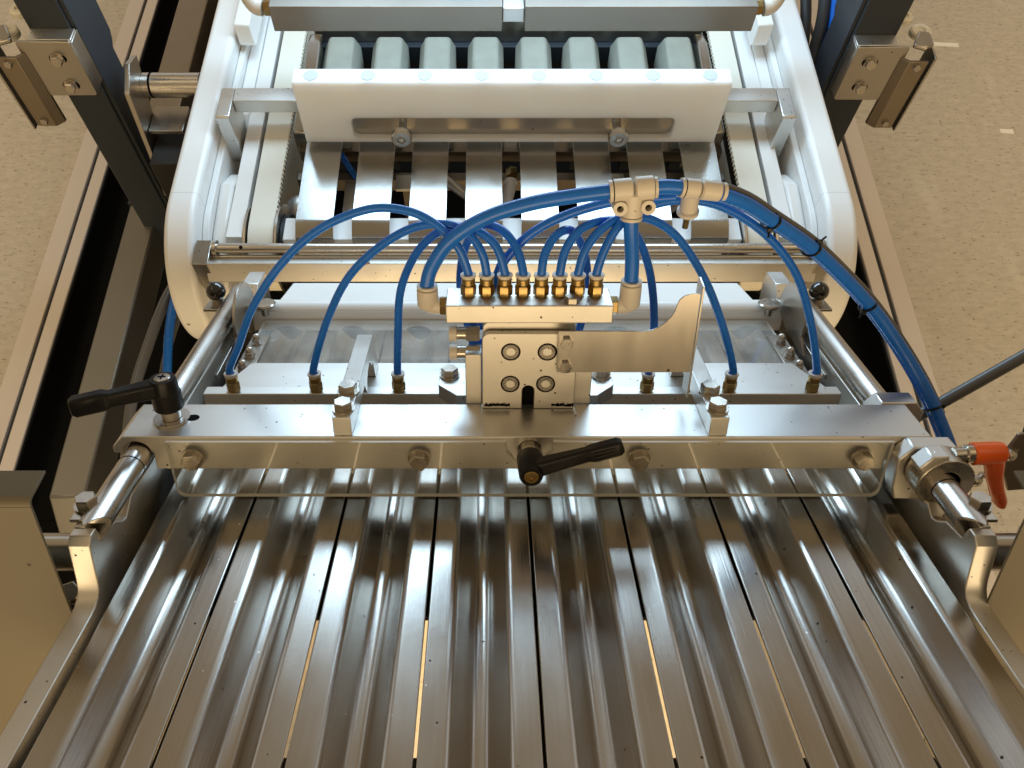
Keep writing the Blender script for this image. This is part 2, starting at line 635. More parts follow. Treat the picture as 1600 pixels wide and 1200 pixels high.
ME_DOME = proto('dome_nut', _m, 'steel')
ME_FIT_BODY = proto('hex_body', MB().lathe((0, 0, 0), (0, 0, 1), [(4.6, 0), (4.6, 1.3)], 20)
                    .hexa((0, 0, 1.3), (0, 0, 1), 10.6, 8.2, 0.52)
                    .lathe((0, 0, 9.5), (0, 0, 1), [(4.3, 0), (5.3, 0.6), (5.3, 4.6), (4.8, 5.2)], 20), 'brass')
ME_FIT_COLLAR = proto('release_collar', MB().ring((0, 0, 14.7), (0, 0, 1), 3.4, 4.7, 1.6, 20).ring((0, 0, 16.3), (0, 0, 1), 3.3, 6.0, 1.6, 20), 'beige')


def bolt8(parent, pos, d=(0, 0, 1), spin=None):
    b = inst('bolt', ME_HEX8, parent, pos, d, random.uniform(0, 1) if spin is None else spin)
    inst('washer', ME_WASH8, b, (0, 0, 0))
    return b


def fitting(parent, pos, d=(0, 0, 1)):
    b = inst('brass_fitting', ME_FIT_BODY, parent, pos, d, random.uniform(-0.15, 0.15))
    inst('release_collar', ME_FIT_COLLAR, b, (0, 0, 0))
    return b


def rrect(x0, x1, z0, z1, r, n=5, corners=(1, 1, 1, 1)):
    pts = []
    for i, (cx, cz, a0) in enumerate(((x0 + r, z0 + r, 180), (x1 - r, z0 + r, 270), (x1 - r, z1 - r, 0), (x0 + r, z1 - r, 90))):
        if corners[i]:
            for k in range(n + 1):
                a = R(a0 + 90 * k / n)
                pts.append((cx + r * math.cos(a), cz + r * math.sin(a)))
        else:
            pts.append(((x0, z0), (x1, z0), (x1, z1), (x0, z1))[i])
    return pts


def arc(cx, cy, r, a0, a1, n):
    return [(cx + r * math.cos(R(a0 + (a1 - a0) * k / n)), cy + r * math.sin(R(a0 + (a1 - a0) * k / n))) for k in range(n + 1)]


# ================================================================== SETTING
solo('floor', MB().box(-4000, 4000, -3500, 4500, -800, -750), 'floor', None, None, FW, (0, 0, -750), kind='structure')

solo('tape_mark', MB().prism([(1079, 1483), (1148, 1478), (1150, 1492), (1080, 1497)], 'z', -750, -749.4), 'tape', 'longer white tape mark on the floor near the right post', 'tape', FW, (1115, 1488, -750))
solo('tape_mark', MB().prism([(1162, 1182), (1192, 1178), (1193, 1192), (1163, 1194)], 'z', -750, -749.4), 'tape', 'short white tape mark on the floor at the right edge', 'tape', FW, (1178, 1186, -750))

# ================================================================== machine base frame
def rail(x_in, sgn, label):
    t = thing('base_rail', label, 'rail', FW, (x_in, 500, -750), 'base rails on the floor')
    xs = sorted((x_in, x_in + sgn * 24))
    part('inner_strip', MB().box(xs[0], xs[1], -420, 2300, -748, -600), 'rail', t, 1.5)
    xs = sorted((x_in + sgn * 24.3, x_in + sgn * 39))
    part('groove', MB().box(xs[0], xs[1], -420, 2300, -748, -618), 'grey_paint', t)
    xs = sorted((x_in + sgn * 39.3, x_in + sgn * 74))
    part('outer_flange', MB().box(xs[0], xs[1], -420, 2300, -748, -612), 'rail', t, 1.5)


rail(-803, -1, 'long steel base rail on the floor left of the machine')
rail(672, 1, 'long steel base rail on the floor right of the machine')
t = thing('belly_pan', 'black enamelled pan under the conveyor between the base rails', 'pan', FW, (0, 900, -640))  # black sheets put in for the shaded space under the machine
part('pan_sheet', MB().box(-801, 670, 205, 2300, -660, -652), 'void', t)
part('left_skirt', MB().box(-801, -797, -300, 2300, -652, -603), 'void', t)
part('right_skirt', MB().box(664, 668, 205, 2300, -652, -603), 'void', t)
part('left_apron', MB().box(-796, -420, -300, 204, -660, -652), 'void', t)

t = thing('frame_beam', 'grey square frame beam lying beside the left white side panel', 'beam', FW, (-620, 430, -520))
part('beam', MB().prism([(118, -520), (700, -520), (700, -450), (170, -450)], 'x', -646, -596), 'frame', t, 3)
part('end_plate', MB().box(-650, -592, 701, 706, -522, -448), 'grey_paint', t)
t = thing('frame_beam', 'dull brown frame beam in the dark gap behind the left post', 'beam', FW, (-560, 900, -400))
part('beam', MB().box(-592, -540, 780, 1500, -390, -330), 'brown_steel', t, 2)
part('end_plate', MB().box(-594, -538, 774, 779, -392, -328), 'grey_paint', t)

# ================================================================== posts with brackets
def post(x0, x1, y0, y1, ex, label, blabel, mir):
    t = thing('machine_post', label, 'post', FW, ((x0 + x1) / 2, (y0 + y1) / 2, -750), 'upright posts beside the conveyor')
    part('column', MB().box(x0, x1, y0, y1, -750, 320), 'grey_paint', t, 2)
    part('foot_plate', MB().box(x0 - 25, x1 + 25, y0 - 25, y1 + 25, -750, -741), 'grey_paint', t)
    # cover strip screwed to the machine side of the post
    xs = sorted((ex, ex - mir * 6))
    part('side_strip', MB().prism([(y0 + 4, 320), (y1 + 16, 320), (y1 + 16, -128), (y1 + 10, -140), (y1 + 2, -146), (y1 + 2, -700), (y0 + 4, -700)], 'x', xs[0], xs[1]), 'grey_paint', t, 0.8)
    return t


def post_bracket(x0, x1, yf, zt, zb, mir, label, bolts, buttons):
    """U-shaped plate clamped on the post; mir=+1: wing on the left"""
    t = thing('post_bracket', label, 'bracket', FW, ((x0 + x1) / 2, yf, zb), 'brackets bolted to the posts')
    part('face_plate', MB().prism(rrect(x0, x1, zb, zt, 4, 3), 'y', yf - 4, yf), 'sheet', t, 0.8)
    part('top_flange', MB().box(x0 + (14 if mir > 0 else 0), x1 - (0 if mir > 0 else 14), yf + 0.2, yf + 22, zt - 4, zt), 'alu', t, 0.8)
    xi = x1 if mir > 0 else x0
    part('return_flange', MB().box(min(xi, xi - mir * 4), max(xi, xi - mir * 4), yf + 0.2, yf + 40, zb + 2, zt - 4.2), 'sheet', t, 0.8)
    xo = x0 if mir > 0 else x1
    part('wing', MB().prism([(xo + mir * 6, yf - 5), (xo - mir * 4, yf - 14), (xo - mir * 30, yf - 14), (xo - mir * 30, yf - 10), (xo - mir * 6, yf - 10), (xo + mir * 6, yf - 1)],
                            'z', zb - 44, zt - 16), 'brown_steel', t, 0.6)
    part('backing_bar', MB().box(min(xo - mir * 36, xo - mir * 33), max(xo - mir * 36, xo - mir * 33), yf - 18, yf + 14, zb - 46, zt - 6), 'sheet', t, 0.6)
    part('corner_gusset', MB().prism([(xo - mir * 34, yf + 2), (xo - mir * 22, yf - 6), (xo - mir * 6, yf + 2), (xo - mir * 20, yf + 30), (xo - mir * 34, yf + 26)], 'z', zt - 6, zt + 1), 'sheet', t, 2)
    for bx, bz in bolts:
        s = part('slot', MB().prism(rrect(bx - 11, bx + 11, bz - 5.5, bz + 5.5, 5.4, 6), 'y', yf - 4.5, yf - 4.1), 'void', t)
        b = inst('bolt', ME_HEX8, t, (bx, yf - 4.5, bz), (0, -1, 0.1), random.uniform(0, 1))
        inst('washer', ME_WASH8, b, (0, 0, 0))
    for bz in (zt - 24, zb - 34):
        inst('screw', ME_HEX6, t, (xo - mir * 17, yf - 14, bz), (0, -1, 0), 0.4)
    for bx, by, bz, r in buttons:
        part('plastic_button', MB().lathe((bx, by, bz), (0, 0, 1), [(r, -9), (r, -2), (r - 2, 0), (r * 0.45, 0), (r * 0.4, -3), (0, -3)], 24), 'cream', t)
    return t


post(-613, -560, 652, 716, -560, 'dark grey upright post standing left of the conveyor', '', 1 * -1)
post_bracket(-624, -555, 630, -66, -150, 1, 'bent steel bracket with two slotted bolts on the left post',
             [(-581, -91), (-583, -133)], [(-636, 690, -64, 12), (-652, 664, -78, 15)])
post(469, 529, 720, 784, 469, 'dark grey upright post standing right of the conveyor', '', 1)
post_bracket(470, 541, 698, -128, -218, -1, 'bent steel bracket with two slotted bolts on the right post',
             [(496, -153), (499, -195)], [(552, 765, -130, 12), (585, 762, -152, 15)])

# tube stub and dark plate behind the left panel
t = thing('shaft_stub', 'steel shaft with flange plate reaching into the left white side panel', 'shaft', FW, (-480, 690, -190))
part('shaft', MB().cyl((-520, 690, -188), (-439, 690, -188), 17), 'steel', t)
part('groove', MB().ring((-510, 690, -188), (1, 0, 0), 16.6, 17.4, 3), 'void', t)
part('flange_plate', MB().prism([(612, -330), (640, -330), (706, -150), (676, -140), (640, -160)], 'x', -527, -520.2), 'sheet', t, 0.6)
part('lower_tab', MB().box(-519, -470, 640, 690, -232, -226), 'sheet', t, 0.6)
part('mounting_block', MB().box(-519, -452, 600, 700, -330, -250), 'rubber', t, 2)

# ================================================================== CONVEYOR (level)
def side_panel(x0, x1, label, gl):
    t = thing('side_panel', label, 'panel', FW, ((x0 + x1) / 2, 600, -410), 'white side panels of the conveyor')
    prof = [(1300, -168)] + arc(464, -286, 118, 90, 270, 40) + [(1300, -404)]
    o = part('body', MB().prism(prof, 'x', x0, x1), 'pe', t, 7)
    o.modifiers[0].segments = 4
    o.modifiers[0].angle_limit = R(60)
    part('seam', MB().prism(rrect(x0 - 0.06, x1 + 0.06, -404, -167.94, 7.2, 4), 'y', 472, 472.5), 'plug', t)
    s = 1 if x0 < 0 else -1
    xi = x1 if x0 < 0 else x0
    xs = sorted((xi + s * 0.3, xi + s * 9))
    prof = [(400, -300)] + arc(470, -280, 84, 170, 90, 14) + [(1300, -196), (1300, -300)]
    part('wear_strip', MB().prism(prof, 'x', xs[0], xs[1]), 'pe', t, 1.5)
    xs = sorted((xi + s * 9.3, xi + s * 28))
    prof = [(385, -330), (372, -290), (385, -250), (440, -212), (520, -204), (560, -228), (575, -330)]
    part('guide_cheek', MB().prism(prof, 'x', xs[0], xs[1]), 'pe', t, 4)
    prof = [(640, -330), (640, -222), (655, -208), (1300, -208), (1300, -330)]
    part('guide_rail', MB().prism(prof, 'x', xs[0], xs[1]), 'pe', t, 3)
    return t


side_panel(-438, -400, 'thick white plastic side panel with rounded nose, left of the conveyor', '')
side_panel(392, 430, 'thick white plastic side panel with rounded nose, right of the conveyor', '')


def belt(x0, x1, label, s):
    t = thing('timing_belt', label, 'belt', FW, ((x0 + x1) / 2, 455, -320), 'cream timing belts')
    th = 5
    r = 56
    outer = [(1300, -205), (455, -205)] + arc(455, -205 - r, r, 90, 270, 20)[1:] + [(1300, -205 - 2 * r)]
    inner = [(1300, -205 - 2 * r + th), (455, -205 - 2 * r + th)] + arc(455, -205 - r, r - th, 270, 90, 20)[1:] + [(1300, -205 - th)]
    part('belt_band', MB().prism(outer + inner, 'x', x0, x1), 'cream', t, 0.5)
    xi = x1 if s > 0 else x0
    m = MB()
    y = 460
    while y < 860:
        xs = sorted((xi - s * 6, xi + s * 1.6))
        m.prism([(y, -210.2), (y + 4.2, -210.2), (y + 3.2, -206.2), (y + 1, -206.2)], 'x', xs[0], xs[1])
        y += 8
    part('belt_teeth', m, 'cream', t, kind='stuff')
    part('pulley', MB().cyl((x0 + 2, 455, -261), (x1 - 2, 455, -261), 50, n=40, ch=1), 'grey_paint', t)
    xs = sorted((xi + s * 2, xi + s * 5))
    part('pulley_flange', MB().cyl((xs[0], 455, -261), (xs[1], 455, -261), 60, n=40), 'steel', t)
    xo = x0 if s > 0 else x1
    xs = sorted((xo - s * 2, xo - s * 5))
    part('pulley_flange', MB().cyl((xs[0], 455, -261), (xs[1], 455, -261), 60, n=40), 'steel', t)
    xs = sorted((xi + s * 6, xi + s * 26))
    m = MB().lathe((xs[0] if s > 0 else xs[1], 455, -261), (s, 0, 0), [(46, 0), (46, 8), (34, 9), (30, 20), (14, 20), (14, 4), (0, 4)], 36)
    part('hub_cover', m, 'rubber', t)
    # white slide bar on the outer side of the belt
    xs = sorted((xo - s * 6, xo - s * 27))
    part('slide_bar', MB().box(xs[0], xs[1], 431, 1300, -232, -206), 'pe', t, 1)
    return t


belt(-343, -310, 'cream toothed belt running along the left side of the conveyor', 1)
belt(303, 336, 'cream toothed belt running along the right side of the conveyor', -1)

def hose(pts, r, mt, label, F=FW, k=6):
    return solo('hose', MB().tube(pts, r, 14, k), mt, label, 'hose', F, pts[len(pts) // 2])


# finger plates
FX = [(i - 3.5) * 72.6 - 1.5 for i in range(8)]
ordn = ['leftmost', 'second from left', 'third from left', 'fourth from left', 'fourth from right', 'third from right', 'second from right', 'rightmost']
for i, fx in enumerate(FX):
    t = thing('finger_plate', '%s of the eight flat steel finger plates under the white block' % ordn[i], 'plate', FW, (fx, 520, -230), 'steel finger plates of the conveyor')
    w = 24.2
    prof = [(620, -195), (452, -195), (448, -195.5), (444, -197), (430, -205.5), (428.5, -208), (429, -224), (432, -224), (432, -209), (446, -199.6), (449, -198.4), (452, -198), (620, -198)]
    part('bent_plate', MB().prism(prof, 'x', fx - w, fx + w), 'strip', t, 0.3)
    part('clamp_lip', MB().box(fx - w, fx + w, 590, 604, -194.8, -192.6), 'alu', t, 0.4)
    inst('screw', ME_SOCK, t, (fx, 596, -196), (0, 0, 1), 0, 0.6)
    part('hanger_leg', MB().box(fx - 8, fx + 8, 604, 612, -260, -198.3), 'alu', t, 0.5)

t = thing('support_bar', 'white plastic bar carrying the front lips of the finger plates', 'bar', FW, (0, 448, -260))
part('bar', MB().box(-299, 297, 433, 470, -262, -214), 'pe', t, 1.5)
for i, fx in enumerate(FX):
    part('land', MB().box(fx - 20, fx + 20, 436, 466, -213.8, -205), 'pe', t, 0.3)
t = thing('tie_bar', 'aluminium tie bar glimpsed through the gaps between the finger plates', 'bar', FW, (0, 575, -290))
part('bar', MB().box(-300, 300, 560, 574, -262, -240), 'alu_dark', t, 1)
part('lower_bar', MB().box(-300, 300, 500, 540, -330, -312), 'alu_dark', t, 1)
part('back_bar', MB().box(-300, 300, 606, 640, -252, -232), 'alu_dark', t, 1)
solo('slanted_rod', MB().cyl((-92, 556, -236), (-56, 530, -244), 7, n=20, ch=1), 'alu', 'bright round rod lying aslant in the third gap between finger plates', 'rod', FW, (-74, 543, -240))
t = thing('hose_elbow', 'white hose elbow with brass nut in the middle gap between finger plates', 'fitting', FW, (-3, 530, -245))
part('elbow', MB().tube([(-1, 548, -226), (-2, 538, -230), (-5, 528, -238), (-9, 516, -256), (-10, 500, -275)], 8, 16), 'pe', t)
part('nut', MB().hexa((0, 552, -226), (0.05, 1, 0.1), 15, 13), 'brass', t)
part('collar', MB().ring((-1.5, 545, -227), (0.05, -1, -0.2), 6, 9.4, 3, 20), 'pe', t)
for gx, ya, yb, za, mt, lab in ((-219, 470, 562, -246, 'alu', 'pale grey plate in the first gap between finger plates'), (-147, 540, 566, -236, 'alu', 'small aluminium bar in the second gap between finger plates'),
                                (71, 470, 500, -240, 'alu', 'dull aluminium pad in the fifth gap between finger plates'), (144, 536, 570, -238, 'alu', 'bright square aluminium plate in the sixth gap between finger plates')):
    g = thing('bearing_plate', lab, 'plate', FW, (gx, (ya + yb) / 2, za - 6), 'plates seen between the finger plates')
    part('plate', MB().box(gx - 14, gx + 14, ya, yb, za - 6, za), mt, g, 1)
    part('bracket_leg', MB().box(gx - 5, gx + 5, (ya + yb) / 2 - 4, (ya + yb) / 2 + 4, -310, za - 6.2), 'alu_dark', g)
solo('drive_disc', MB().lathe((216, 532, -250), (0, -0.35, 0.94), [(20, 0), (20, 6), (17, 8), (8, 9), (8, 14), (0, 14)], 32), 'alu', 'grey round drive disc in the last gap between finger plates', 'disc', FW, (216, 532, -250))
hose([(-240, 600, -232), (-222, 570, -236), (-205, 545, -240), (-190, 500, -262)], 4.5, 'blue', 'short blue hose in the first gap between finger plates')
solo('inner_tank', MB().box(-300, 297, 400, 700, -420, -400), 'void', 'black drip tray below the finger plates', 'tray', FW, (0, 550, -420), bev=2)  # plain black slab placed below the gaps between the plates
for x0, lab in ((-262, 'left'), (232, 'right')):
    t = thing('round_bearing', 'grey rounded bearing beside the %s end finger plate' % lab, 'bearing', FW, (x0, 520, -280))
    xx = -292 if x0 < 0 else 283
    part('cap', MB().lathe((xx, 520, -262), (0.3 if x0 < 0 else -0.3, -0.5, 0.8), [(24, 0), (24, 10), (21, 14), (12, 20), (0, 22)], 28), 'alu', t)
    part('stay', MB().box(xx - 8, xx + 8, 520, 640, -290, -262), 'grey_tube', t, 2)

# white block with slot and knobs
t = thing('plastic_block', 'large white plastic block with long slot and two knobs, above the finger plates', 'block', FW, (-2, 590, -187))
prof = [(577, -187), (603.5, -187), (603.5, -90)] + arc(582.5, -93.5, 5.5, 90, 180, 5)
prof = [(577, -185), (603.5, -185), (603.5, -88)] + arc(582.5, -93.5, 5.5, 90, 180, 5)
# body around the slot: four pieces would show joints, so the slot is a real pocket in the front face
sx0, sx1, sz0, sz1 = -212, 213, -179.5, -143.5
bm = MB()
outl = [(-277, -185), (272, -185), (272, -94), (-277, -94)]
hole = rrect(sx0, sx1, sz0, sz1, 8, 5)
vo_ = [bm.bm.verts.new((x, 577, z)) for x, z in outl]
vi_ = [bm.bm.verts.new((x, 577, z)) for x, z in hole]
eo = [bm.bm.edges.new((vo_[i], vo_[(i + 1) % 4])) for i in range(4)]
ei = [bm.bm.edges.new((vi_[i], vi_[(i + 1) % len(vi_)])) for i in range(len(vi_))]
bmesh.ops.triangle_fill(bm.bm, use_beauty=True, use_dissolve=False, edges=eo + ei)
vb = [bm.bm.verts.new((x, 589, z)) for x, z in hole]
for i in range(len(vi_)):
    j = (i + 1) % len(vi_)
    bm.face([vi_[i], vi_[j], vb[j], vb[i]])
# top with a rounded front edge, back, ends
ar = arc(582.5, -93.5, 5.5, 180, 90, 6)
rows = [[vo_[3], vo_[2]]]
for (y, z) in ar[1:] + [(603.5, -88), (603.5, -185)]:
    rows.append([bm.bm.verts.new((-277, y, z)), bm.bm.verts.new((272, y, z))])
for a, b in zip(rows, rows[1:]):
    bm.face([a[0], a[1], b[1], b[0]])
bm.face([rows[-1][0], rows[-1][1], vo_[1], vo_[0]])
bm.face([r[0] for r in rows] + [vo_[0]])
bm.face([r[1] for r in rows] + [vo_[1]])
part('body', bm, 'pe_block', t)
part('slot_plate', MB().prism(rrect(sx0 + 0.5, sx1 - 0.5, sz0 + 0.5, sz1 - 0.5, 7.5, 5), 'y', 586, 588.8), 'sheet', t)
for i in range(8):
    hx = -254.5 + i * 71.5
    part('plug', MB().lathe((hx, 592, -87.95), (0, 0, 1), [(9.2, 0), (9.2, 0.5), (0, 0.5)], 24), 'plug', t)
for kx in (-145, 137.5):
    k = part('knob', MB().lathe((kx, 586, -158), (0, -1, 0.06), [(5.5, 0), (5.5, 22), (9, 25), (13.5, 27), (13.5, 33), (11.5, 35.5), (6, 35.5), (5, 33.5)], 28), 'steel', t)
    part('knob_pin', MB().lathe((kx, 552.6, -156), (0, -1, 0.06), [(3.2, 0), (3.2, 3.4), (2.4, 4.2), (0, 4.4)], 16), 'alu', k)

# cross member with hangers
t = thing('cross_member', 'aluminium cross member between the white side panels, behind the white block', 'bar', FW, (-8, 628, -168))
part('bar', MB().box(-373.5, 355.5, 616, 641, -170, -150), 'alu', t, 1)
for x0, x1 in ((-392, -374), (356, 374)):
    prof = [(641, -150), (588, -150), (586, -152), (586, -222)] + arc(603, -224, 17, 180, 330, 12) + [(641, -200)]
    part('hanger', MB().prism(prof, 'x', x0, x1), 'alu', t, 1)
t = thing('rear_cross_member', 'white rounded hangers and bar at the top edge beyond the grey pads', 'bar', FW, (-8, 800, -200))
for x0, x1 in ((-396, -374), (354, 376)):
    prof = [(900, -150), (772, -150), (770, -152)] + arc(784, -178, 14, 180, 270, 8) + [(900, -192)]
    part('hanger', MB().prism(prof, 'x', x0, x1), 'pe', t, 1.5)
part('bar', MB().box(-300, 297, 838, 870, -240, -196), 'sheet', t, 1)
part('divider_bar', MB().box(-300, 297, 826, 837.5, -262, -232), 'grey_paint', t, 1)

# grey pads
for i, fx in enumerate(FX):
    t = thing('grey_pad', '%s of the eight grey ridge-shaped pads behind the white block' % ordn[i], 'pad', FW, (fx, 720, -260), 'grey ridge pads on the conveyor')
    w = 27
    y0, y1 = 612, 822
    sec = [(-w, -258), (-w, -222), (-w + 9, -205), (w - 9, -205), (w, -222), (w, -258)]
    m = MB()
    rings = []
    for y, sc_ in ((y0, 1), (y1 - 16, 1), (y1 - 7, 0.985), (y1, 0.90)):
        rings.append([m.bm.verts.new((fx + 1.5 + a * sc_, y, -258 + (b + 258) * (sc_ if sc_ > 0.95 else 0.86))) for a, b in sec])
    for a, b in zip(rings, rings[1:]):
        for k in range(6):
            m.face([a[k], a[(k + 1) % 6], b[(k + 1) % 6], b[k]])
    m.face(rings[0])
    m.face(rings[-1][::-1])
    part('pad_body', m, 'pad', t, 3)
    part('pad_foot', MB().box(fx - 20, fx + 22, y0 + 4, y1 - 20, -278, -258.3), 'grey_paint', t)
for x0, x1, lab in ((-306, -284, 'left'), (282, 299, 'right')):
    solo('guide_block', MB().prism([(615, -262), (835, -262), (835, -214), (800, -204), (615, -204)], 'x', x0, x1), 'strip',
         'steel guide block at the %s end of the row of grey pads' % lab, 'block', FW, ((x0 + x1) / 2, 720, -262), bev=4)

# upper manifolds
def upper(x0, x1, label, ex, s):
    t = thing('upper_manifold', label, 'manifold', FW, ((x0 + x1) / 2, 705, -90), 'aluminium manifolds across the top edge')
    part('block', MB().box(x0, x1, 677, 735, -90, -54), 'alu_dark', t, 1)
    m = MB().tube([(ex + s * 14, 700, -72), (ex + s * 24, 702, -70), (ex + s * 34, 712, -58), (ex + s * 38, 716, -30)], 10.5, 20)
    part('elbow', m, 'beige', t)
    part('brass_nut', MB().hexa((ex + s * 0.5, 700, -72), (s, 0, 0), 17, 12), 'brass', t)
    part('blue_hose', MB().tube([(x0 + (x1 - x0) * 0.75, 706, -52), (x0 + (x1 - x0) * 0.8, 712, -42), (x0 + (x1 - x0) * 0.9, 730, -30), (x1 - 10, 780, 10)], 7), 'blue', t)


upper(-311, -14, 'left satin aluminium manifold block across the top edge, with beige elbow', -311, -1)
upper(15, 311, 'right satin aluminium manifold block across the top edge, with beige elbow', 311, 1)
solo('manifold_bridge', MB().box(-13.5, 14.5, 690, 735, -86, -66), 'alu', 'small grey bridge in the gap between the two upper manifolds', 'bar', FW, (0, 705, -86), bev=1)

# aluminium beam and shaft across the conveyor nose
t = thing('nose_beam', 'aluminium beam spanning the rounded noses of the white side panels', 'beam', FW, (-4, 386, -233))
part('beam', MB().prism([(380.5, -195), (368, -216.6), (378, -222), (392, -198.5)], 'x', -384, 378), 'alu_blast', t, 0.8)
part('rear_web', MB().box(-384, 378, 389.2, 398, -240, -209), 'alu_blast', t)
for x0, x1 in ((-398, -378), (372, 391)):
    part('end_block', MB().box(x0, x1, 374, 412, -240, -188), 'sheet', t, 1)
part('locking_screw', MB().hexa((-185, 384, -195), (0, 0, 1), 10, 4), 'bolt', t)
t = thing('shaft', 'thin polished steel shaft lying just behind the aluminium nose beam', 'shaft', FW, (-4, 404, -192))
part('bar', MB().cyl((-377.5, 402, -192), (371.5, 402, -192), 6.5), 'steel', t)
part('lower_bar', MB().cyl((-377.5, 394.6, -200), (371.5, 394.6, -200), 3.2), 'steel', t)
for x in (-340, 325):
    part('cross_hole', MB().lathe((x, 399, -186.4), (0, -0.5, 0.9), [(2.3, 0), (2.3, 0.4), (0, 0.4)], 14), 'void', t)
for x in (-376, 368):
    part('collar', MB().ring((x, 402, -192), (1, 0, 0), 6.6, 10, 5), 'steel', t)

# dark hoses in the gaps beside the panels
hose([(-455, 470, -330), (-468, 420, -300), (-482, 330, -300), (-500, 240, -330), (-520, 120, -420)], 7, 'grey_tube', 'grey hose hanging below the left side panel nose')
hose([(-448, 450, -300), (-456, 400, -290), (-462, 340, -310), (-470, 260, -370), (-480, 200, -430)], 6, 'blue', 'blue hose running behind the grey hose at the left panel nose')
hose([(-452, 470, -350), (-462, 410, -330), (-474, 320, -340), (-486, 230, -390)], 5, 'grey_tube', 'thin second grey hose between left panel nose and frame beam')
hose([(470, 900, -80), (474, 812, -150), (478, 790, -200), (476, 760, -260), (465, 700, -330)], 8, 'blue', 'blue hose climbing along the right post')
hose([(458, 900, -100), (462, 820, -160), (460, 790, -220), (452, 750, -290)], 10, 'rubber', 'black hose next to the blue hose by the right post')
hose([(440, 900, -140), (446, 830, -190), (446, 780, -250), (442, 740, -310)], 8, 'rubber', 'thinner black hose against the right side panel')

# ================================================================== INFEED CHUTE (tilted frame)
P = 72.6
t = thing('infeed_chute', 'sloping infeed chute of eight polished steel troughs between aluminium side plates', 'chute', FD, (0, 0, -45))


def trough_profile():
    # half of a trough from its slit edge to the centre, as (x from centre, z)
    h = P / 2 - 1.0
    pts = [(-h, -2.2), (-h, -0.7), (-h + 0.25, -0.2), (-h + 0.7, 0), (-h + 1.2, 0)]
    # flat land, rounded shoulder, sloping wall, round bottom
    wa, rs, rb, dep = 56, 7.0, 9.0, 17.0
    xe = -22.0
    pts += [(xe - 0.7, 0), (xe, 0)]
    pts += [(xe + rs * math.sin(R(a)), -rs + rs * math.cos(R(a))) for a in (5, 12, 20, 29, 38, 47, 55, wa)]
    x, z = pts[-1]
    zc = -dep + rb
    xb, zb = -rb * math.sin(R(wa)), zc - rb * math.cos(R(wa))
    pts += [(x + (xb - x) * 0.08, z + (zb - z) * 0.08), (x + (xb - x) * 0.92, z + (zb - z) * 0.92), (xb, zb)]
    pts += [(-rb * math.sin(R(a)), zc - rb * math.cos(R(a))) for a in (47, 38, 29, 20, 11, 3)]
    top = pts + [(-a, b) for a, b in reversed(pts)]
    return top


TP = trough_profile()
# shared tray mesh: thin sheet following the profile
m = MB()
Y0, Y1 = -330, 300
nr = 14
A = []
for j in range(nr + 1):
    y = Y0 + (Y1 - Y0) * j / nr
    A.append([m.bm.verts.new((x, y, z)) for x, z in TP])
B = []
for y in (Y0, Y1):
    B.append([m.bm.verts.new((x * (0.955 if abs(x) > 20 else 1.12), y, z - 1.5)) for x, z in TP])
for a, b in zip(A, A[1:]):
    for k in range(len(TP) - 1):
        m.face([a[k], a[k + 1], b[k + 1], b[k]])
for k in range(len(TP) - 1):
    m.face([B[0][k], B[1][k], B[1][k + 1], B[0][k + 1]])
    m.face([A[0][k], B[0][k], B[0][k + 1], A[0][k + 1]])
me_tray = m.mesh('trough', (0, 0, 0), 60)
me_tray.materials.append(M['tray'])
for i in range(8):
    o = bpy.data.objects.new('trough', me_tray)
    sc.collection.objects.link(o)
    o.parent = t
    o.location = Vector(((i - 3.5) * P, 0, 45)) * 0.001


def side_plate(x0, x1):
    prof = [(-340, -60), (-340, -5), (-120, -5), (-112, -4.2), (-106, -1.5), (-102.5, 3), (-100.6, 9), (-96.5, 36.5), (-91.5, 41.7),
            (-84, 42), (-80, 30), (-60, 27), (-50, 19), (-44, 17), (-36, 22), (-30, 26), (310, 26), (310, -60)]
    return MB().prism(prof, 'x', x0, x1)


for x0, x1, e0, e1 in ((-315, -300, -314.6, -307), (297, 312, 304, 311.6)):
    part('side_plate', side_plate(x0, x1), 'alu_blast', t, 0.9)
    part('ear_block', MB().prism([(-83.5, 30), (-84, 43), (-54, 43), (-47, 34), (-45, 20), (-56, 24)], 'x', e0, e1), 'alu_blast', t, 0.5)
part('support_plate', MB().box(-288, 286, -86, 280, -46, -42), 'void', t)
part('gap_filler', MB().box(-299.8, -289.5, -330, 300, -26, -22), 'void', t)  # black strip put in as the shade between trough and side plate
part('gap_filler', MB().box(288.5, 296.8, -330, 300, -26, -22), 'void', t)
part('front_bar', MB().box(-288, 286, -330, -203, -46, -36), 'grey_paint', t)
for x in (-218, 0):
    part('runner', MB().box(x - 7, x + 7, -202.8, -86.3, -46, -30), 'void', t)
part('spacer_tube', MB().cyl((-470, -70, 7), (-315.3, -70, 7), 13.5), 'steel', t)
part('spacer_tube', MB().cyl((312.3, -70, 7), (420, -70, 7), 13.5), 'steel', t)
bolt8(t, (-340, -72, -32), (0, -0.6, 0.8))

# cover panels either side
for s, x_in, x_out, lab in ((-1, -319.5, -760, 'left'), (1, 310, 760, 'right')):
    t = thing('sheet_metal_cover', 'brownish sheet metal cover with bent top edge, %s of the chute' % lab, 'cover', FD, ((x_in + x_out) / 2, -110, -200), 'sheet metal cover panels')
    xs = sorted((x_in, x_out))
    prof = [(-110, -330), (-110, 82)] + arc(-104, 82, 6, 180, 100, 6) + [(-85, 92), (-84.4, 90)] + arc(-104, 82, 4, 100, 180, 6) + [(-108, -330)]
    part('sheet', MB().prism(prof, 'x', xs[0], xs[1]), 'panel', t, 0.3)
    xs = sorted((x_in + s * 30, x_in + s * 60))
    part('stiffener', MB().box(xs[0], xs[1], -104, -100, -300, 60), 'panel', t, 0.5)

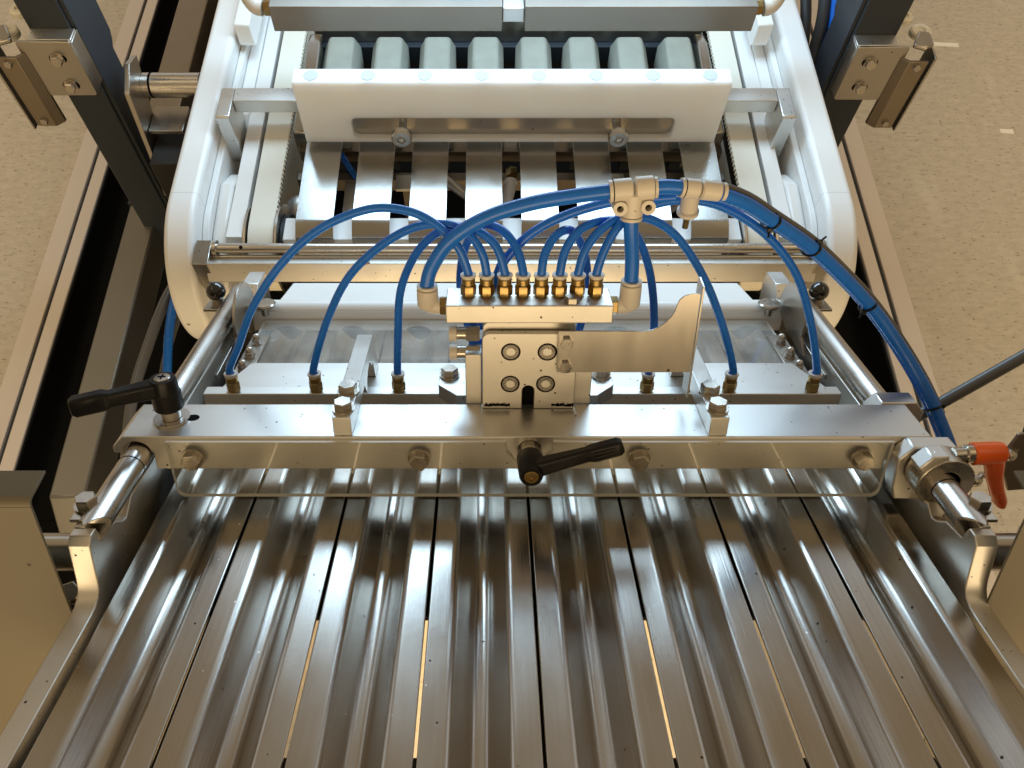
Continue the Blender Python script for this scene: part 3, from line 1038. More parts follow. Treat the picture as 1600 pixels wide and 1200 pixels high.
# guide rods
for s, x, lab in ((-1, -303.5, 'left'), (1, 302.5, 'right')):
    t = thing('guide_rod', 'polished steel guide rod running along the %s side of the chute' % lab, 'rod', FD, (x, 0, 40), 'polished guide rods')
    # the lower end is cut off aslant
    m = MB().cyl((x, -52, 40), (x, 300, 40), 10, n=32)
    m.bm.verts.ensure_lookup_table()
    for v in m.bm.verts:
        if v.co.y < 0:
            v.co.y = -91 + abs(v.co.x - x) * 1.7
    part('rod', m, 'steel', t, 0.4)
    part('groove', MB().ring((x, -13 if s < 0 else -41, 40), (0, 1, 0), 9.6, 10.15, 1.0), 'void', t)
    xo = x + s * 8.5
    xs = sorted((xo - s * 5, xo + s * 7))
    part('clamp_pad', MB().box(xs[0], xs[1], -80, -52, 43.1, 45.6), 'bolt', t, 0.6)
    bolt8(t, (xo + s * 0.5, -65, 45.8), (0, 0, 1), 0.25)

# clamp beam
t = thing('clamp_beam', 'satin aluminium cross beam with four hex bolts, clamped across the chute', 'beam', FD, (0, 26, 26))
pl = [(-292, 26), (277, 26), (277, 56.7)]
m = MB()
prof = [(-292.4, 26), (-291.4, 41.5)] + [(-304 + 11.2 * math.cos(R(a)), 41 + 11.2 * math.sin(R(a))) for a in range(2, 179, 16)] + \
       [(-322, 42), (-322, 47.5), (-312.5, 57), (308, 57), (308, 50), (277.3, 50), (277.3, 26)]
part('bar', m.prism(prof, 'y', 3, 49), 'alu', t, 0.7)
part('right_lower', MB().prism([(277.6, 14), (296, 14), (296, 49), (277.6, 49)], 'z', 26, 49.8), 'alu', t, 0.6)
part('slot', MB().prism([(-266.5 + 5.5 * math.cos(R(a)), 29 + 4.5 * math.sin(R(a))) for a in range(0, 360, 20)], 'z', 57.02, 57.15), 'void', t)
for bx in (-260, -85, 84.6, 257):
    bolt8(t, (bx, -1.2, 39.6), (0, -1, 0))
t = thing('rod_slide', 'pale chamfered slide block behind the right end of the clamp beam', 'block', FD, (307, 62, 40))
part('block', MB().prism([(282, 30), (282, 48), (290, 58), (318, 58), (326, 48), (326, 30)], 'y', 49.4, 66), 'alu', t, 0.8)

# acrylic guard
zt_ = 54.5
out = [(-279, zt_)] + [(-279 + 7 - 7 * math.cos(R(a)), 1.5 + 7 - 7 * math.sin(R(a))) for a in range(0, 91, 15)] + \
      [(279 - 7 + 7 * math.sin(R(a)), 1.5 + 7 - 7 * math.cos(R(a))) for a in range(0, 91, 15)] + [(279, zt_), (18, zt_), (18, 44)] + \
      [(4 + 14 * math.cos(R(a)) - 4, 44 + 14 * math.sin(R(a))) for a in range(-15, -166, -15)] + [(-18, 44), (-18, zt_)]
solo('acrylic_guard', MB().prism(out, 'y', -1, 2.7, side_mi=1), ['acrylic', 'edge'],
     'clear acrylic guard strip bolted to the front of the clamp beam', 'guard', FD, (0, 1, 1.5))


# levers
def lever_handle(p0, p1, up, w0, w1, h0, h1, lift=0.0):
    """tapered handle with a thickened grip; up = thickness direction"""
    p0, p1, up = Vector(p0), Vector(p1), Vector(up).normalized()
    d = (p1 - p0).normalized()
    sd = d.cross(up).normalized()
    L = (p1 - p0).length
    m = MB()
    rings = []
    for f, w, h, o in ((0, w0, h0, 0), (0.25, w0 * 0.86, h0 * 0.92, 0), (0.60, w1 * 0.86, h1 * 0.86, lift * 0.4), (0.66, w1 * 0.98, h1 * 1.12, lift * 0.6), (0.95, w1, h1 * 1.1, lift), (1.0, w1 * 0.7, h1 * 0.8, lift)):
        c = p0 + d * L * f + up * o
        rings.append([m.bm.verts.new(c + sd * a * w / 2 + up * b * h / 2) for a, b in ((-1, -0.75), (-0.75, -1), (0.75, -1), (1, -0.75), (1, 0.75), (0.75, 1), (-0.75, 1), (-1, 0.75))])
    for a, b in zip(rings, rings[1:]):
        for k in range(8):
            m.face([a[k], a[(k + 1) % 8], b[(k + 1) % 8], b[k]])
    m.face(rings[0])
    m.face(rings[-1][::-1])
    return m


ME_X = proto('cross_recess', MB().box(-2.6, 2.6, -0.55, 0.55, 0, 0.2).box(-0.55, 0.55, -2.6, 2.6, 0.01, 0.21), 'void')
t = thing('clamping_lever', 'black clamping lever on the left end of the clamp beam, pointing left', 'lever', FD, (-282, 27, 57), 'clamping levers')
part('washer', MB().ring((-282, 27, 57.1), (0, 0, 1), 8, 14, 2), 'steel', t)
part('stud', MB().cyl((-282, 27, 57.1), (-282, 27, 69), 7.6), 'steel', t)
part('hub', MB().lathe((-282, 27, 68), (0, 0, 1), [(10.5, 0), (11.4, 1), (11.4, 14), (10.6, 15), (10, 25), (9.4, 27), (6.6, 27), (6.4, 26), (0, 26)], 28), 'black', t)
k = part('screw', MB().lathe((-282, 27, 94.2), (0, 0, 1), [(6.2, 0), (6.2, 1.2), (5.6, 1.8), (0, 2.1)], 24), 'bolt', t)
part('cross_recess', MB().box(-285, -279, 26.4, 27.6, 96.2, 96.6).box(-282.6, -281.4, 24, 30, 96.21, 96.61), 'void', k)
part('handle', lever_handle((-280, 28, 87.5), (-343, -1, 86), (0, 0, 1), 15, 11, 14, 14, 0), 'black', t, 1)

t = thing('clamping_lever', 'black clamping lever at the middle of the clamp beam front, pointing right', 'lever', FD, (0, 0, 46), 'clamping levers')
part('washer', MB().ring((0, 2.8, 47), (0, -1, 0), 6, 9.5, 3), 'bolt', t)
part('stud', MB().cyl((0, 2.8, 47), (0, -12, 46), 7), 'bolt', t)
part('hub', MB().lathe((0, -9, 46.5), (0, -1, -0.04), [(9.6, 0), (10.2, 1), (9.8, 12), (9.0, 22), (8.2, 24), (6.4, 24), (6.2, 23.2), (0, 23.2)], 28), 'black', t)
part('screw', MB().lathe((0, -31.5, 45.6), (0, -1, -0.04), [(5.6, 0), (5.6, 1.6), (5, 2.2), (2.6, 2.2), (2.2, 1.0), (0, 1.0)], 24), 'brass', t)
part('handle', lever_handle((2, -24, 47), (66, -26, 71), (0, -1, 0.1), 13, 12, 12, 9.5, 2), 'black', t, 1)
for q in (-3.2, 0, 3.2):
    dv = Vector((64, -2, 24)).normalized()
    sd = Vector((-24, 0, 64)).normalized()
    c = Vector((2, -24, 47)) + Vector((64, -2, 24)) * 0.80 + Vector((0, -1, 0.1)) * 7.0 + sd * (q - 1)
    part('grip_rib', MB().cyl(c - dv * 8, c + dv * 8, 0.9, n=8), 'black', t)

# right rod clamp with orange lever
t = thing('rod_clamp', 'aluminium bearing block and split steel collar on the right guide rod', 'clamp', FD, (306, -14, 40))
part('bearing_block', MB().prism([(279, 46), (288, 57.5), (320, 57.5), (328, 48), (328, 30), (314, 22), (306, 16), (303, 17), (300, 8), (285, 8), (281, 20)], 'y', -12, 2.4), 'alu', t, 1)
m = MB().ring((306, -34, 40), (0, 1, 0), 10.4, 21, 20.5, 48)
part('collar', m, 'bolt', t, 0.8)
part('flat_boss', MB().prism([(284, 52), (292, 62), (304, 63), (304, 50), (290, 44)], 'y', -31, -16), 'alu', t, 1)
part('cross_hole', MB().lathe((291.5, -24, 58.4), (-0.62, 0, 0.78), [(5.0, 0), (5.0, 0.5), (0, 0.5)], 20), 'void', t)
part('hole_rim', MB().ring((291.6, -24, 58.5), (-0.62, 0, 0.78), 4.4, 5.8, 0.5, 20), 'steel', t)
inst('set_screw', ME_HEX6, t, (301, -12.2, 22), (0, -1, 0.2), 0.3)
t = thing('clamping_lever', 'bright orange clamping lever beside the collar on the right rod', 'lever', FD, (330, -22, 59), 'clamping levers')
part('stud', MB().cyl((312, -22, 58), (322, -22, 59), 5.2), 'steel', t)
part('bushing', MB().cyl((320, -22, 58.8), (327, -22, 59.2), 7, ch=0.6), 'bolt', t)
part('hub', MB().lathe((325, -22, 59), (1, 0, 0.05), [(7.6, 0), (8.6, 0.8), (8.6, 18), (8.0, 22), (5.4, 24.5), (0, 25)], 28), 'orange', t)
m = MB()
rings = []
for c, a, b in (((341, -22, 60), 8.2, 7.8), ((344.5, -22.5, 50), 6.8, 7.2), ((347, -23.5, 40), 5.6, 6.6), ((351, -25, 30), 5.0, 6.4), ((355.5, -27, 20), 5.2, 6.4), ((358, -28, 15), 3.2, 4.2)):
    rings.append([m.bm.verts.new((c[0] + a * math.cos(q * math.pi / 8), c[1] + b * math.sin(q * math.pi / 8), c[2] + a * 0.25 * math.cos(q * math.pi / 8))) for q in range(16)])
for a, b in zip(rings, rings[1:]):
    for q in range(16):
        m.face([a[q], a[(q + 1) % 16], b[(q + 1) % 16], b[q]])
m.face(rings[0])
m.face(rings[-1][::-1])
part('handle', m, 'orange', t)

# sensor plate and arm at the right edge
t = thing('sensor_bracket', 'dark angled sensor plate with rounded pins at the right edge', 'bracket', FD, (400, 22, 20))
part('plate', MB().prism([(381, 22), (388, 47), (412, 52), (440, 30), (440, -6), (398, -10)], 'y', 20, 23), 'brown_steel', t, 1)
part('rear_plate', MB().prism([(396, 54), (450, 58), (450, 20), (400, 16)], 'y', 27, 30), 'grey_paint', t, 1)
for px, pz, r in ((391, 31, 4.6), (372, 5, 4.4)):
    part('ball_pin', MB().lathe((px, 21, pz), (-0.75, -0.65, 0), [(r * 0.6, 0), (r * 0.6, 6), (r, 8), (r * 1.05, 11), (r * 0.7, 15), (0, 16.5)], 18), 'bolt', t)
part('pin_link', MB().cyl((372, 22, 5), (400, 24, 8), 3, n=12), 'bolt', t)
t = thing('round_rod', 'dark grey round arm slanting out to the right behind the blue hoses', 'rod', FD, (345, 80, 22))
part('arm', MB().cyl((336, 80, 20), (470, 80, 132), 5.2, n=20), 'grey_tube', t)
part('clevis', MB().box(326, 340, 72, 88, 10, 26), 'sheet', t, 1)

# ================================================================== nozzle bar and brackets
t = thing('nozzle_bar', 'slim aluminium nozzle bar with eight brass push-in fittings behind the clamp beam', 'bar', FD, (0, 100, 20))
part('bar', MB().box(-281.5, 277.5, 93.5, 106, 20, 39), 'alu', t, 0.6)
NX = [(i - 3.5) * P - 1.5 for i in range(8)]
for i, x in enumerate(NX):
    fitting(t, (x, 99, 39.1))
t = thing('mounting_plate', 'flat grey aluminium plate lying behind the nozzle bar', 'plate', FD, (0, 135, 24))
part('plate', MB().prism([(-258, 106.3), (-274, 118), (-272, 126), (-258, 164), (258, 164), (273, 126), (275, 118), (258, 106.3)], 'z', 24, 30), 'alu', t, 0.6)
for s, x0, x1, lab in ((-1, -150, -136, 'left'), (1, 137, 151, 'right')):
    t = thing('bridge_bracket', 'aluminium bridge bracket with two hex bolts, %s of the air manifold' % lab, 'bracket', FD, ((x0 + x1) / 2, 70, 57), 'bridge brackets on the clamp beam')
    prof = [(3.5, 57.3), (3.5, 74), (138, 74), (142, 72), (158, 30.3), (138, 30.3), (130, 52)] + [(106 + 18 * math.cos(R(a)), 46 + 15 * math.sin(R(a))) for a in range(20, 171, 15)] + [(84, 46), (78, 57.3)]
    part('bridge', MB().prism(prof, 'x', x0, x1), 'alu', t, 0.6)
    xm = (x0 + x1) / 2
    bolt8(t, (xm, 15, 74), (0, 0, 1))
    bolt8(t, (xm, 40, 74), (0, 0, 1))

# valve mount plate and manifold
t = thing('mount_plate', 'upright aluminium mounting plate with four socket screws below the air manifold', 'plate', FD, (0, 46, 57))
prof = rrect(-36.5, 37, 57.3, 125.5, 6, 5, (0, 0, 1, 1))
# slot cut from the bottom edge
i0 = 0
pts = [(-36.5, 57.3), (-4.8, 57.3), (-4.8, 74)] + [(0 + 4.8 * math.cos(R(a)), 74 + 4.8 * math.sin(R(a))) for a in range(160, 19, -20)] + [(4.8, 74), (4.8, 57.3), (37, 57.3)] + prof[2:]
part('front_plate', MB().prism(pts, 'y', 42, 47.5), 'alu_blast', t, 0.6)
part('slot_back', MB().box(-7, 7, 47.7, 49, 57.4, 80), 'void', t)
part('rear_plate', MB().prism(rrect(-36, 36, 57.4, 131.8, 6, 5, (0, 0, 1, 1)), 'y', 49.3, 57), 'alu_blast', t, 0.6)
part('left_block', MB().box(-50, -37, 49.2, 66, 57.4, 103), 'alu_blast', t, 0.7)
part('right_block', MB().box(37.3, 51, 49.2, 66, 57.4, 103), 'alu_blast', t, 0.7)
for px, pz in ((-14.3, 109.5), (14, 109.5), (-14.4, 80.5), (13.7, 80.5)):
    s_ = inst('socket_screw', ME_SOCK, t, (px, 46, pz), (0, -1, 0), 0)
    inst('hex_recess', ME_SOCKHEX, s_, (0, 0, 0))
    inst('counterbore', ME_SOCKRIM, t, (px, 41.95, pz), (0, -1, 0), 0)
ME_WEAR = MB()
for x0, x1 in ((-35, -16), (19, 36)):
    m = MB()
    xx = x0
    while xx < x1:
        w_ = random.uniform(1.0, 2.6)
        m.prism([(xx, 59.2 + random.uniform(0, 1)), (xx + w_, 59 + random.uniform(0, 1)), (xx + w_, 61.5 + random.uniform(-0.4, 2.2)), (xx, 61.5 + random.uniform(-0.4, 1.6))], 'y', 41.7, 41.95)
        xx += w_ * 0.92
    part('dirt_mark', m, 'void', t)
for pz in (116.2, 99.5):
    part('side_fitting', MB().hexa((-38.5, 60, pz), (-1, 0, 0), 11, 11).lathe((-49.4, 60, pz), (-1, 0, 0), [(5.2, 0), (5.2, 7), (4.6, 7.4), (4.6, 13), (4, 13.4)], 16), ['bolt'], t)
    part('fitting_collar', MB().ring((-56.6, 60, pz), (-1, 0, 0), 4.7, 6.2, 6, 18), 'beige', t)
    part('blue_stub', MB().tube([(-44, 68, pz + 2), (-40, 74, pz), (-30, 80, pz - 6), (-25, 82, pz - 30)], 4), 'blue', t)
for s, x0 in ((-1, -50.3), (1, 51.3)):
    lug = thing('clamp_lug', 'small chamfered aluminium lug with hex bolt %s of the mounting plate' % ('left' if s < 0 else 'right'), 'lug', FD, (x0 + s * 12, 90, 41), 'chamfered lugs beside the mounting plate')
    pp = [(x0, 67), (x0 + s * 8, 67), (x0 + s * 24, 84), (x0 + s * 24, 112), (x0, 112)]
    part('lug', MB().prism(pp, 'z', 41, 54), 'alu', lug, 0.5)
    bolt8(lug, (x0 + s * 15, 99, 54.2))

t = thing('air_manifold', 'aluminium air manifold block with eight brass fittings in a row on top', 'manifold', FD, (0, 62, 132))
part('block', MB().box(-64, 63, 46, 78.5, 132.2, 147), 'alu_blast', t, 0.8)
FXM = [-47 + 13.97 * i for i in range(8)]
for x in FXM:
    fitting(t, (x, 64, 147.1))
b = inst('bolt', ME_HEX6, t, (32, 53, 147.1), (0, 0, 1), 0.2, 1.15)


def elbow(xm, s, zc):
    e = thing('elbow_fitting', 'beige push-in elbow fitting on the %s end of the air manifold' % ('left' if s < 0 else 'right'), 'fitting', FD, (xm, 62, 140), 'beige elbow fittings')
    part('thread', MB().hexa(((-64.2 if s < 0 else 63.2), 62, 139.5), (s, 0, 0), 13, 5), 'brass', e)
    xe = xm
    part('elbow_arm', MB().tube([((-69 if s < 0 else 68), 62, 139.5), (xe - s * 5, 62, 139.7), (xe - s * 1, 62, 141), (xe, 62, 145)], 6.8, 18), 'beige', e)
    part('socket', MB().lathe((xe, 62, 138), (0, 0, 1), [(6.5, 0), (8.2, 2.5), (8.2, zc - 138), (7.6, zc - 137.4)], 24), 'beige', e)
    part('release_collar', MB().ring((xe, 62, zc - 0.4), (0, 0, 1), 5.3, 6.6, 2, 24).ring((xe, 62, zc + 1.6), (0, 0, 1), 5.2, 8.0, 2, 24), 'beige', e)
    return e


elbow(-78.5, -1, 153)
elbow(77.5, 1, 157)

# stainless shield
t = thing('shield_plate', 'thin stainless shield plate with curved corner and bent edge, right of the mounting plate', 'plate', FD, (75, 38, 93))
prof = [(21.5, 93.5), (125.5, 93.5), (125, 160.5), (119, 161)] + [(113.5, 159), (110, 155.5), (108.6, 151), (107.6, 146), (105.4, 141.5), (101.6, 136.8), (97, 132.8), (92, 130.3), (85, 129.4), (21.5, 129.4)]
part('face', MB().prism(prof, 'y', 38, 39.5), 'sheet', t, 0.2)
part('bent_edge', MB().prism([(38.0, 70), (38.0, 166), (52, 168), (55, 164), (55, 70)], 'x', 125.8, 127.3), 'sheet', t, 0.2)
for pz in (120.5, 99.5):
    inst('screw', ME_HEX6, t, (28, 37.8, pz), (0, -1, 0), 0.3)
part('spacer', MB().box(24, 33, 39.7, 41.8, 96, 124), 'sheet', t)

# ================================================================== air tubes
TUB = [
    [(-46.8, 63.0, 164.6), (-54.7, 66.0, 186.6), (-71.3, 72.0, 201.9), (-92.9, 78.0, 210.2), (-122.4, 84.0, 209.1), (-161.7, 90.0, 191.3), (-196.3, 94.0, 161.0), (-226.0, 97.0, 121.2), (-244.2, 99.0, 84.1)],
    [(-32.7, 63.0, 164.6), (-37.0, 66.0, 182.5), (-48.5, 71.0, 196.3), (-66.8, 76.0, 200.5), (-91.7, 82.0, 194.2), (-120.7, 88.0, 174.2), (-146.6, 93.0, 145.9), (-168.3, 97.0, 103.5)],
    [(-19.1, 63.0, 164.6), (-25.9, 68.0, 185.8), (-40.4, 74.0, 196.2), (-55.0, 80.0, 196.5), (-72.6, 86.0, 188.6), (-89.8, 92.0, 168.3), (-103.3, 97.0, 135.7), (-107.9, 99.0, 96.4)],
    [(-5.0, 63.0, 164.6), (-9.9, 70.0, 182.5), (-21.0, 80.0, 193.9), (-35.7, 92.0, 193.6), (-47.5, 102.0, 177.8), (-54.3, 108.0, 150.6), (-53.7, 108.0, 121.8), (-44.4, 104.0, 81.4)],
    [(8.7, 63.0, 164.6), (11.3, 68.0, 180.7), (21.0, 76.0, 192.9), (33.2, 86.0, 190.7), (44.3, 96.0, 169.4), (49.5, 104.0, 141.0), (48.4, 106.0, 110.9), (40.8, 103.0, 78.8)],
    [(22.3, 63.0, 164.6), (26.6, 68.0, 183.3), (38.0, 74.0, 197.2), (56.5, 82.0, 200.8), (75.2, 90.0, 194.4), (89.5, 96.0, 174.8), (101.1, 100.0, 142.8), (107.8, 101.0, 101.4)],
    [(36.4, 63.0, 164.6), (41.5, 67.0, 183.7), (53.1, 72.0, 197.9), (70.1, 78.0, 204.8), (93.2, 84.0, 200.6), (117.1, 90.0, 182.4), (143.9, 95.0, 145.0), (166.0, 98.0, 99.9)],
    [(50.5, 63.0, 164.6), (55.9, 67.0, 183.7), (66.0, 71.0, 201.3), (83.4, 76.0, 212.4), (110.0, 81.0, 217.1), (143.2, 86.0, 211.0), (182.7, 91.0, 187.2), (216.2, 95.0, 150.6), (239.0, 98.0, 103.0)]]
tl = ['thin blue tube in the widest left arch, from the first brass fitting',
      'thin blue tube from the second brass fitting, second widest arch on the left',
      'thin blue tube from the third brass fitting, narrowest full arch on the left',
      'thin blue tube from the fourth brass fitting, dropping behind the manifold on the left',
      'thin blue tube from the fifth brass fitting, small hook dropping behind the manifold',
      'thin blue tube from the sixth brass fitting, passing behind the upright supply tube',
      'thin blue tube from the seventh brass fitting, falling right of the shield plate',
      'thin blue tube in the widest right arch, from the last brass fitting']
for i, pts in enumerate(TUB):
    p = [(FXM[i], 64, 160), (FXM[i], 64, 166)] + pts[1:] + [(NX[i], 99, 62), (NX[i], 99, 54)]
    solo('air_tube', MB().tube(p, 3.35, 14, 7), 'blue', tl[i], 'tube', FD, (NX[i], 99, 57), 'thin blue air tubes')
solo('air_tube', MB().tube([(-33, 92, 110), (-30, 82, 140), (-24, 79, 160), (-18.3, 80.0, 170.6), (1.0, 82.0, 190.6), (25.0, 84.0, 203.6), (55.2, 80.0, 215.0), (80.4, 76.0, 219.2), (105.9, 74.0, 222)], 3.6, 14, 7), 'blue',
     'blue tube rising behind the brass fittings towards the tee, under the thick supply tube', 'tube', FD, (30, 84, 205))
solo('supply_tube', MB().tube([(-78.5, 62, 148), (-78.5, 62, 158), (-73.8, 63.0, 172.4), (-59.2, 62.0, 193.2), (-33.1, 61.0, 210.8), (-0.8, 60.0, 221.7), (31.1, 60.0, 227.3), (60, 60.0, 231)], 5.4, 18, 7), 'blue',
     'thick blue supply tube arching from the left elbow up to the tee', 'tube', FD, (-10, 60, 215), 'thick blue supply tubes')
solo('supply_tube', MB().tube([(77.5, 62, 150), (76.5, 62, 175), (73.5, 60.6, 198), (72, 60, 214)], 5.4, 18, 6), 'blue',
     'short upright thick blue tube between the right elbow and the tee', 'tube', FD, (77, 62, 157), 'thick blue supply tubes')
solo('supply_tube', MB().tube([(84, 60, 233), (96, 61, 233.6), (110, 62, 232)], 5.4, 18, 6), 'blue',
     'short thick blue tube joining the two beige tee fittings', 'tube', FD, (97, 61, 233), 'thick blue supply tubes')
BUN = [(132.9, 64.0, 227.9), (156.9, 70.0, 218.3), (182.0, 78.0, 202.3), (221.2, 88.0, 176.3), (258.6, 95.0, 145.0), (289.1, 95.0, 116.3), (317.6, 85.0, 82.6), (334.9, 70.0, 57.2), (346.5, 55.0, 35.1), (354.8, 35.0, 10.1), (358, 5, -30), (356, -20, -110)]
solo('supply_tube', MB().tube([(126, 63.5, 230)] + BUN, 5.2, 18, 6), 'blue',
     'thick blue tube sweeping down to the right under four zip ties', 'tube', FD, (289, 95, 116), 'thick blue supply tubes')
solo('supply_tube', MB().tube([(120, 75, 226)] + [(x + 0.5, y + 8.6, z - 3.4) for x, y, z in BUN], 4.4, 18, 6), 'blue',
     'blue tube tucked close under the thick zip-tied tube on the right', 'tube', FD, (289, 104, 111), 'thick blue supply tubes')
solo('supply_tube', MB().tube([(126, 72, 231)] + [(x + 3, y + 7, z + 3.5) for x, y, z in BUN[:9]], 3.2, 14, 6), 'grey_tube',
     'thin grey tube along the back of the thick zip-tied blue tube', 'tube', FD, (291, 102, 120))

# tee fittings
t = thing('tee_fitting', 'beige tee fitting at the top of the thick blue supply tube', 'fitting', FD, (72, 60, 220), 'beige tee fittings')
ax = Vector((34, 0, 3.0)).normalized()
c0 = Vector((72, 60, 232))


def sock(c, d, l, r, mt='beige'):
    return MB().lathe(c, d, [(r * 0.8, 0), (r, 1.2), (r, l), (r * 0.92, l + 0.6)], 24)


part('left_socket', sock(c0 - ax * 0.5, -ax, 13.5, 8.4), 'beige', t)
part('left_seal', MB().ring(c0 - ax * 14.2, -ax, 5.6, 8.1, 0.8, 24), 'void', t)
part('left_collar', MB().ring(c0 - ax * 15, -ax, 5.2, 8.0, 2.4, 24).ring(c0 - ax * 14, -ax, 5.2, 6.6, 1.2, 24), 'beige', t)
part('right_socket', sock(c0 + ax * 0.5, ax, 13, 8.8), 'beige', t)
part('right_collar', MB().ring(c0 + ax * 14.6, ax, 5.2, 7.6, 2.0, 24), 'beige', t)
part('lower_socket', sock(c0 + Vector((0, 0, -2)), (0.02, 0, -1), 17, 8.0), 'beige', t)
part('lower_collar', MB().ring(c0 + Vector((0.3, 0, -20)), (0.02, 0, -1), 5.2, 8.0, 2.2, 24), 'beige', t)
for dx, dz in ((-9.5, -12), (10.5, -11)):
    c = c0 + Vector((dx, -8, dz))
    part('mounting_eye', MB().ring(c, (0, 1, 0), 2.5, 5.2, 12, 20), 'beige', t)
    part('eye_web', MB().box(min(c.x, c0.x) + (3.5 if dx > 0 else 0), max(c.x, c0.x) - (0 if dx > 0 else 3.5), c.y + 4, c.y + 11, c.z + 1, c.z + 9), 'beige', t, 0.8)
    part('eye_bore', MB().cyl(c + Vector((0, 9, 0)), c + Vector((0, 11, 0)), 2.5, n=16), 'void', t)
t = thing('tee_fitting', 'second beige tee fitting, right of the first, above the rightmost finger plates', 'fitting', FD, (122, 66, 222), 'beige tee fittings')
c1 = Vector((120, 63, 231))
ax = Vector((30, 3, -4)).normalized()
part('left_socket', sock(c1 - ax * 0.5, -ax, 11, 7.0), 'beige', t)
part('left_seal', MB().ring(c1 - ax * 11.6, -ax, 5.3, 7.0, 0.8, 24), 'void', t)
part('left_collar', MB().ring(c1 - ax * 12.4, -ax, 5.2, 7.0, 2.2, 24), 'beige', t)
part('right_socket', sock(c1 + ax * 0.5, ax, 14, 7.2), 'beige', t)
part('right_collar', MB().ring(c1 + ax * 16.5, ax, 5.2, 6.6, 2.6, 24), 'beige', t)
part('lower_socket', sock(c1 + Vector((-3, 10, -2)), (0.05, 0.35, -0.95), 19, 6.8), 'beige', t)
e = Vector((0.05, 0.35, -0.95)).normalized()
part('flow_knob', MB().lathe(c1 + Vector((-3, 10, -2)) + e * 19.5, e, [(6, 0), (8.2, 1), (8.2, 3.6), (7.4, 4.2), (5, 4.2), (5, 6), (2.4, 6)], 24), 'beige', t)
part('needle', MB().cyl(c1 + Vector((-3, 10, -2)) + e * 25.5, c1 + Vector((-3, 10, -2)) + e * 37, 2.4, n=14), 'brass', t)

# zip ties round the pair
ZL = ['black zip tie round the blue tubes nearest the tee fittings', 'second black zip tie along the blue tubes, above the nose beam',
      'third black zip tie along the blue tubes, above the black ball knob', 'black zip tie lowest on the blue tubes, by the slanting arm']
for i, (k0, f) in enumerate(((2, 0.0), (3, 0.0), (5, -0.25), (8, -0.4))):
    p = Vector(BUN[k0])
    q = Vector(BUN[k0 + (1 if f >= 0 else -1)])
    c = p.lerp(q, abs(f))
    d = (Vector(BUN[k0 + 1]) - Vector(BUN[k0 - 1])).normalized()
    u = Vector((0.5, 8.6, -3.4))
    c = c + u * 0.5
    u = (u - d * u.dot(d)).normalized()
    v = d.cross(u)
    loop = []
    for w_ in range(28):
        an = 2 * math.pi * w_ / 28
        loop.append(c + u * (math.cos(an) * 10.2) + v * (math.sin(an) * 6.2))
    loop.append(loop[0])
    tz = thing('zip_tie', ZL[i], 'zip tie', FD, c, 'zip ties on the blue tubes')
    part('strap', MB().tube(loop, 0.95, 8, 1, smooth=False), 'black', tz)
    sg = 1 if i % 2 else -1
    hd = c + v * 6.6 * sg - u * 4
    part('lock_head', MB().box(hd.x - 2.2, hd.x + 2.2, hd.y - 1.8, hd.y + 1.8, hd.z - 2, hd.z + 2), 'black', tz, 0.5)
    part('tail', MB().cyl(hd, hd + (v * sg - u * 0.5) * 6, 0.8, n=6), 'black', tz)

# ================================================================== rear end of the chute
t = thing('cover_sheet', 'clear hazy acrylic sheet lying over the lower end of the troughs', 'sheet', FD, (0, 225, 14))
part('sheet', MB().prism([(-276, 150), (272, 150), (272, 283), (-276, 283)], 'z', 12, 16, side_mi=1), ['acrylic_hazy', 'edge'], t)
t = thing('tunnel_bar', 'white plastic bar with round tunnels over each trough at the end of the chute', 'bar', FD, (0, 297, 0))
out = []
out += [(-290, 26), (-290, 1)]
for i in range(8):
    cx = (i - 3.5) * P
    out += [(cx + 13 * math.cos(R(a)), 1 + 5.5 * math.sin(R(a))) for a in range(180, -1, -20)]
out += [(290, 1), (290, 26)]
part('bar', MB().prism(out, 'y', 285, 306), 'pe', t, 1.5)
part('rounded_top', MB().prism([(285.4 + 0, 26.2)] + arc(295.5, 22, 11, 157, 23, 10) + [(305.6, 26.2)], 'x', -289.5, 289.5), 'pe', t)
t = thing('stop_bar', 'broad white plastic bar with chamfered ends behind the tunnel bar', 'bar', FD, (0, 345, 0))
part('bar', MB().prism([(-269, 322), (269, 322), (263, 372), (-263, 372)], 'z', -4, 20.5), 'pe', t, 1.8)
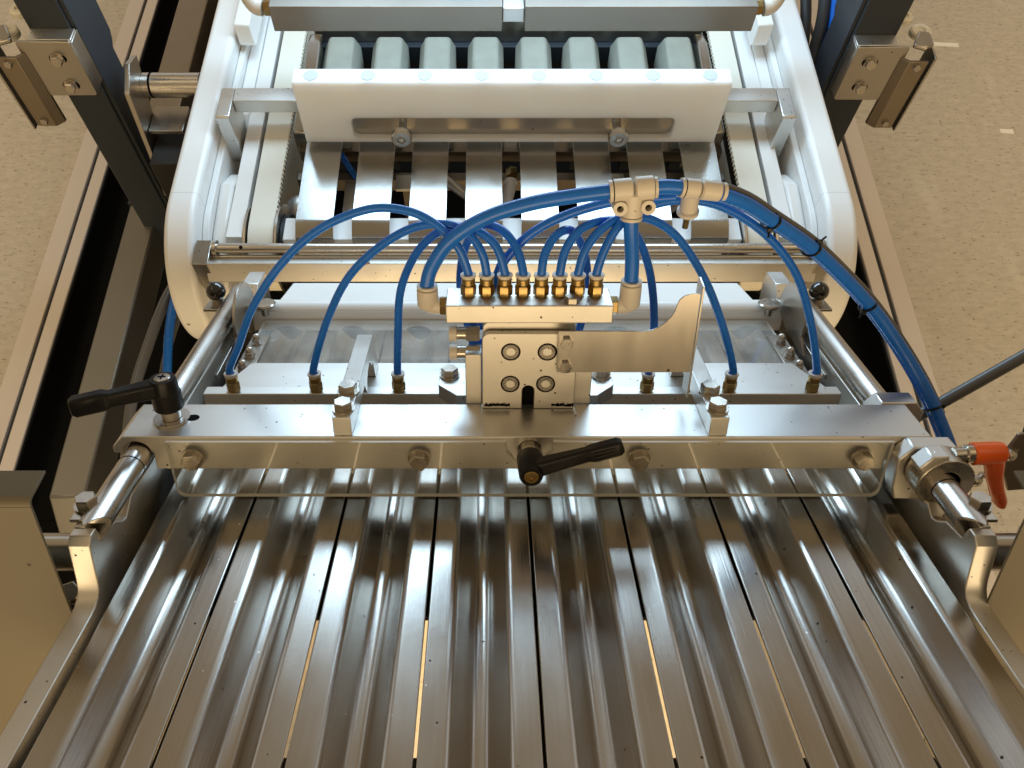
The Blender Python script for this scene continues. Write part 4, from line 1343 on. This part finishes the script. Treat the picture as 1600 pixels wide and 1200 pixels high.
for i, (x, y) in enumerate(((-274, 287), (272, 287))):
    k = thing('mushroom_knob', 'small steel mushroom knob at the %s end of the white tunnel bar' % ('left' if i == 0 else 'right'), 'knob', FD, (x, y, 20), 'steel mushroom knobs')
    part('stem', MB().cyl((x, y - 4, 22), (x, y - 4, 33), 4), 'bolt', k)
    part('head', MB().lathe((x, y - 4, 31), (0, 0, 1), [(4, 0), (11.8, 2.6), (12.4, 4.4), (11, 5.8), (0, 6.6)], 24), 'bolt', k)

for s, x, lab in ((-1, -307, 'left'), (1, 306, 'right')):
    t = thing('end_bracket', 'steel bracket with black ball knob and dome nuts atop the %s guide rod' % lab, 'bracket', FD, (x, 290, 30), 'end brackets with ball knobs')
    part('ball_knob', MB().ball((x + s * 19, 290, 47), 10.5), 'gloss_black', t)
    part('knob_neck', MB().cyl((x + s * 19, 290, 34), (x + s * 19, 290, 39), 6), 'bolt', t)
    part('top_plate', MB().box(min(x + s * 30, x - s * 10), max(x + s * 30, x - s * 10), 272, 300, 31, 34), 'sheet', t, 0.6)
    part('clamp_screw', MB().cyl((x + s * 10, 278, 18), (x + s * 10, 278, 30.5), 4), 'bolt', t)
    inst('bolt', ME_HEX6, t, (x - s * 2, 296, 34.2), (0, 0, 1), 0.2, 1.25)
    xd = x - s * 19
    disc = [(262, 16)] + arc(255, 34, 36, -10, 190, 22) + [(205, 14)]
    part('round_plate', MB().prism(disc, 'x', xd - 1.5, xd + 1.5), 'sheet', t, 0.4)
    part('edge_plate', MB().prism([(160, 14), (290, 14), (300, 30), (296, 30.7), (275, 30.7), (240, 22), (160, 19)], 'x', x - s * 15.4, x - s * 12.4) if s < 0 else
         MB().prism([(160, 14), (290, 14), (300, 30), (275, 30.7), (240, 22), (160, 19)], 'x', x - 15.4, x - 12.4), 'sheet', t, 0.4)
    xn = x - s * 38
    part('nut_strip', MB().box(xn - 9, xn + 9, 158, 242, 16.3, 19), 'sheet', t, 0.5)
    for y in (170, 196, 224):
        inst('dome_nut', ME_DOME, t, (xn, y, 20.2), (0, 0, 1), random.uniform(0, 1))
    # tall arm behind the knob
    xa = x - s * 12
    part('rear_arm', MB().prism([(300, -8), (300, 34), (312, 46), (345, 46), (352, 30), (352, -8)], 'x', xa - 9, xa + 9), 'alu', t, 1)
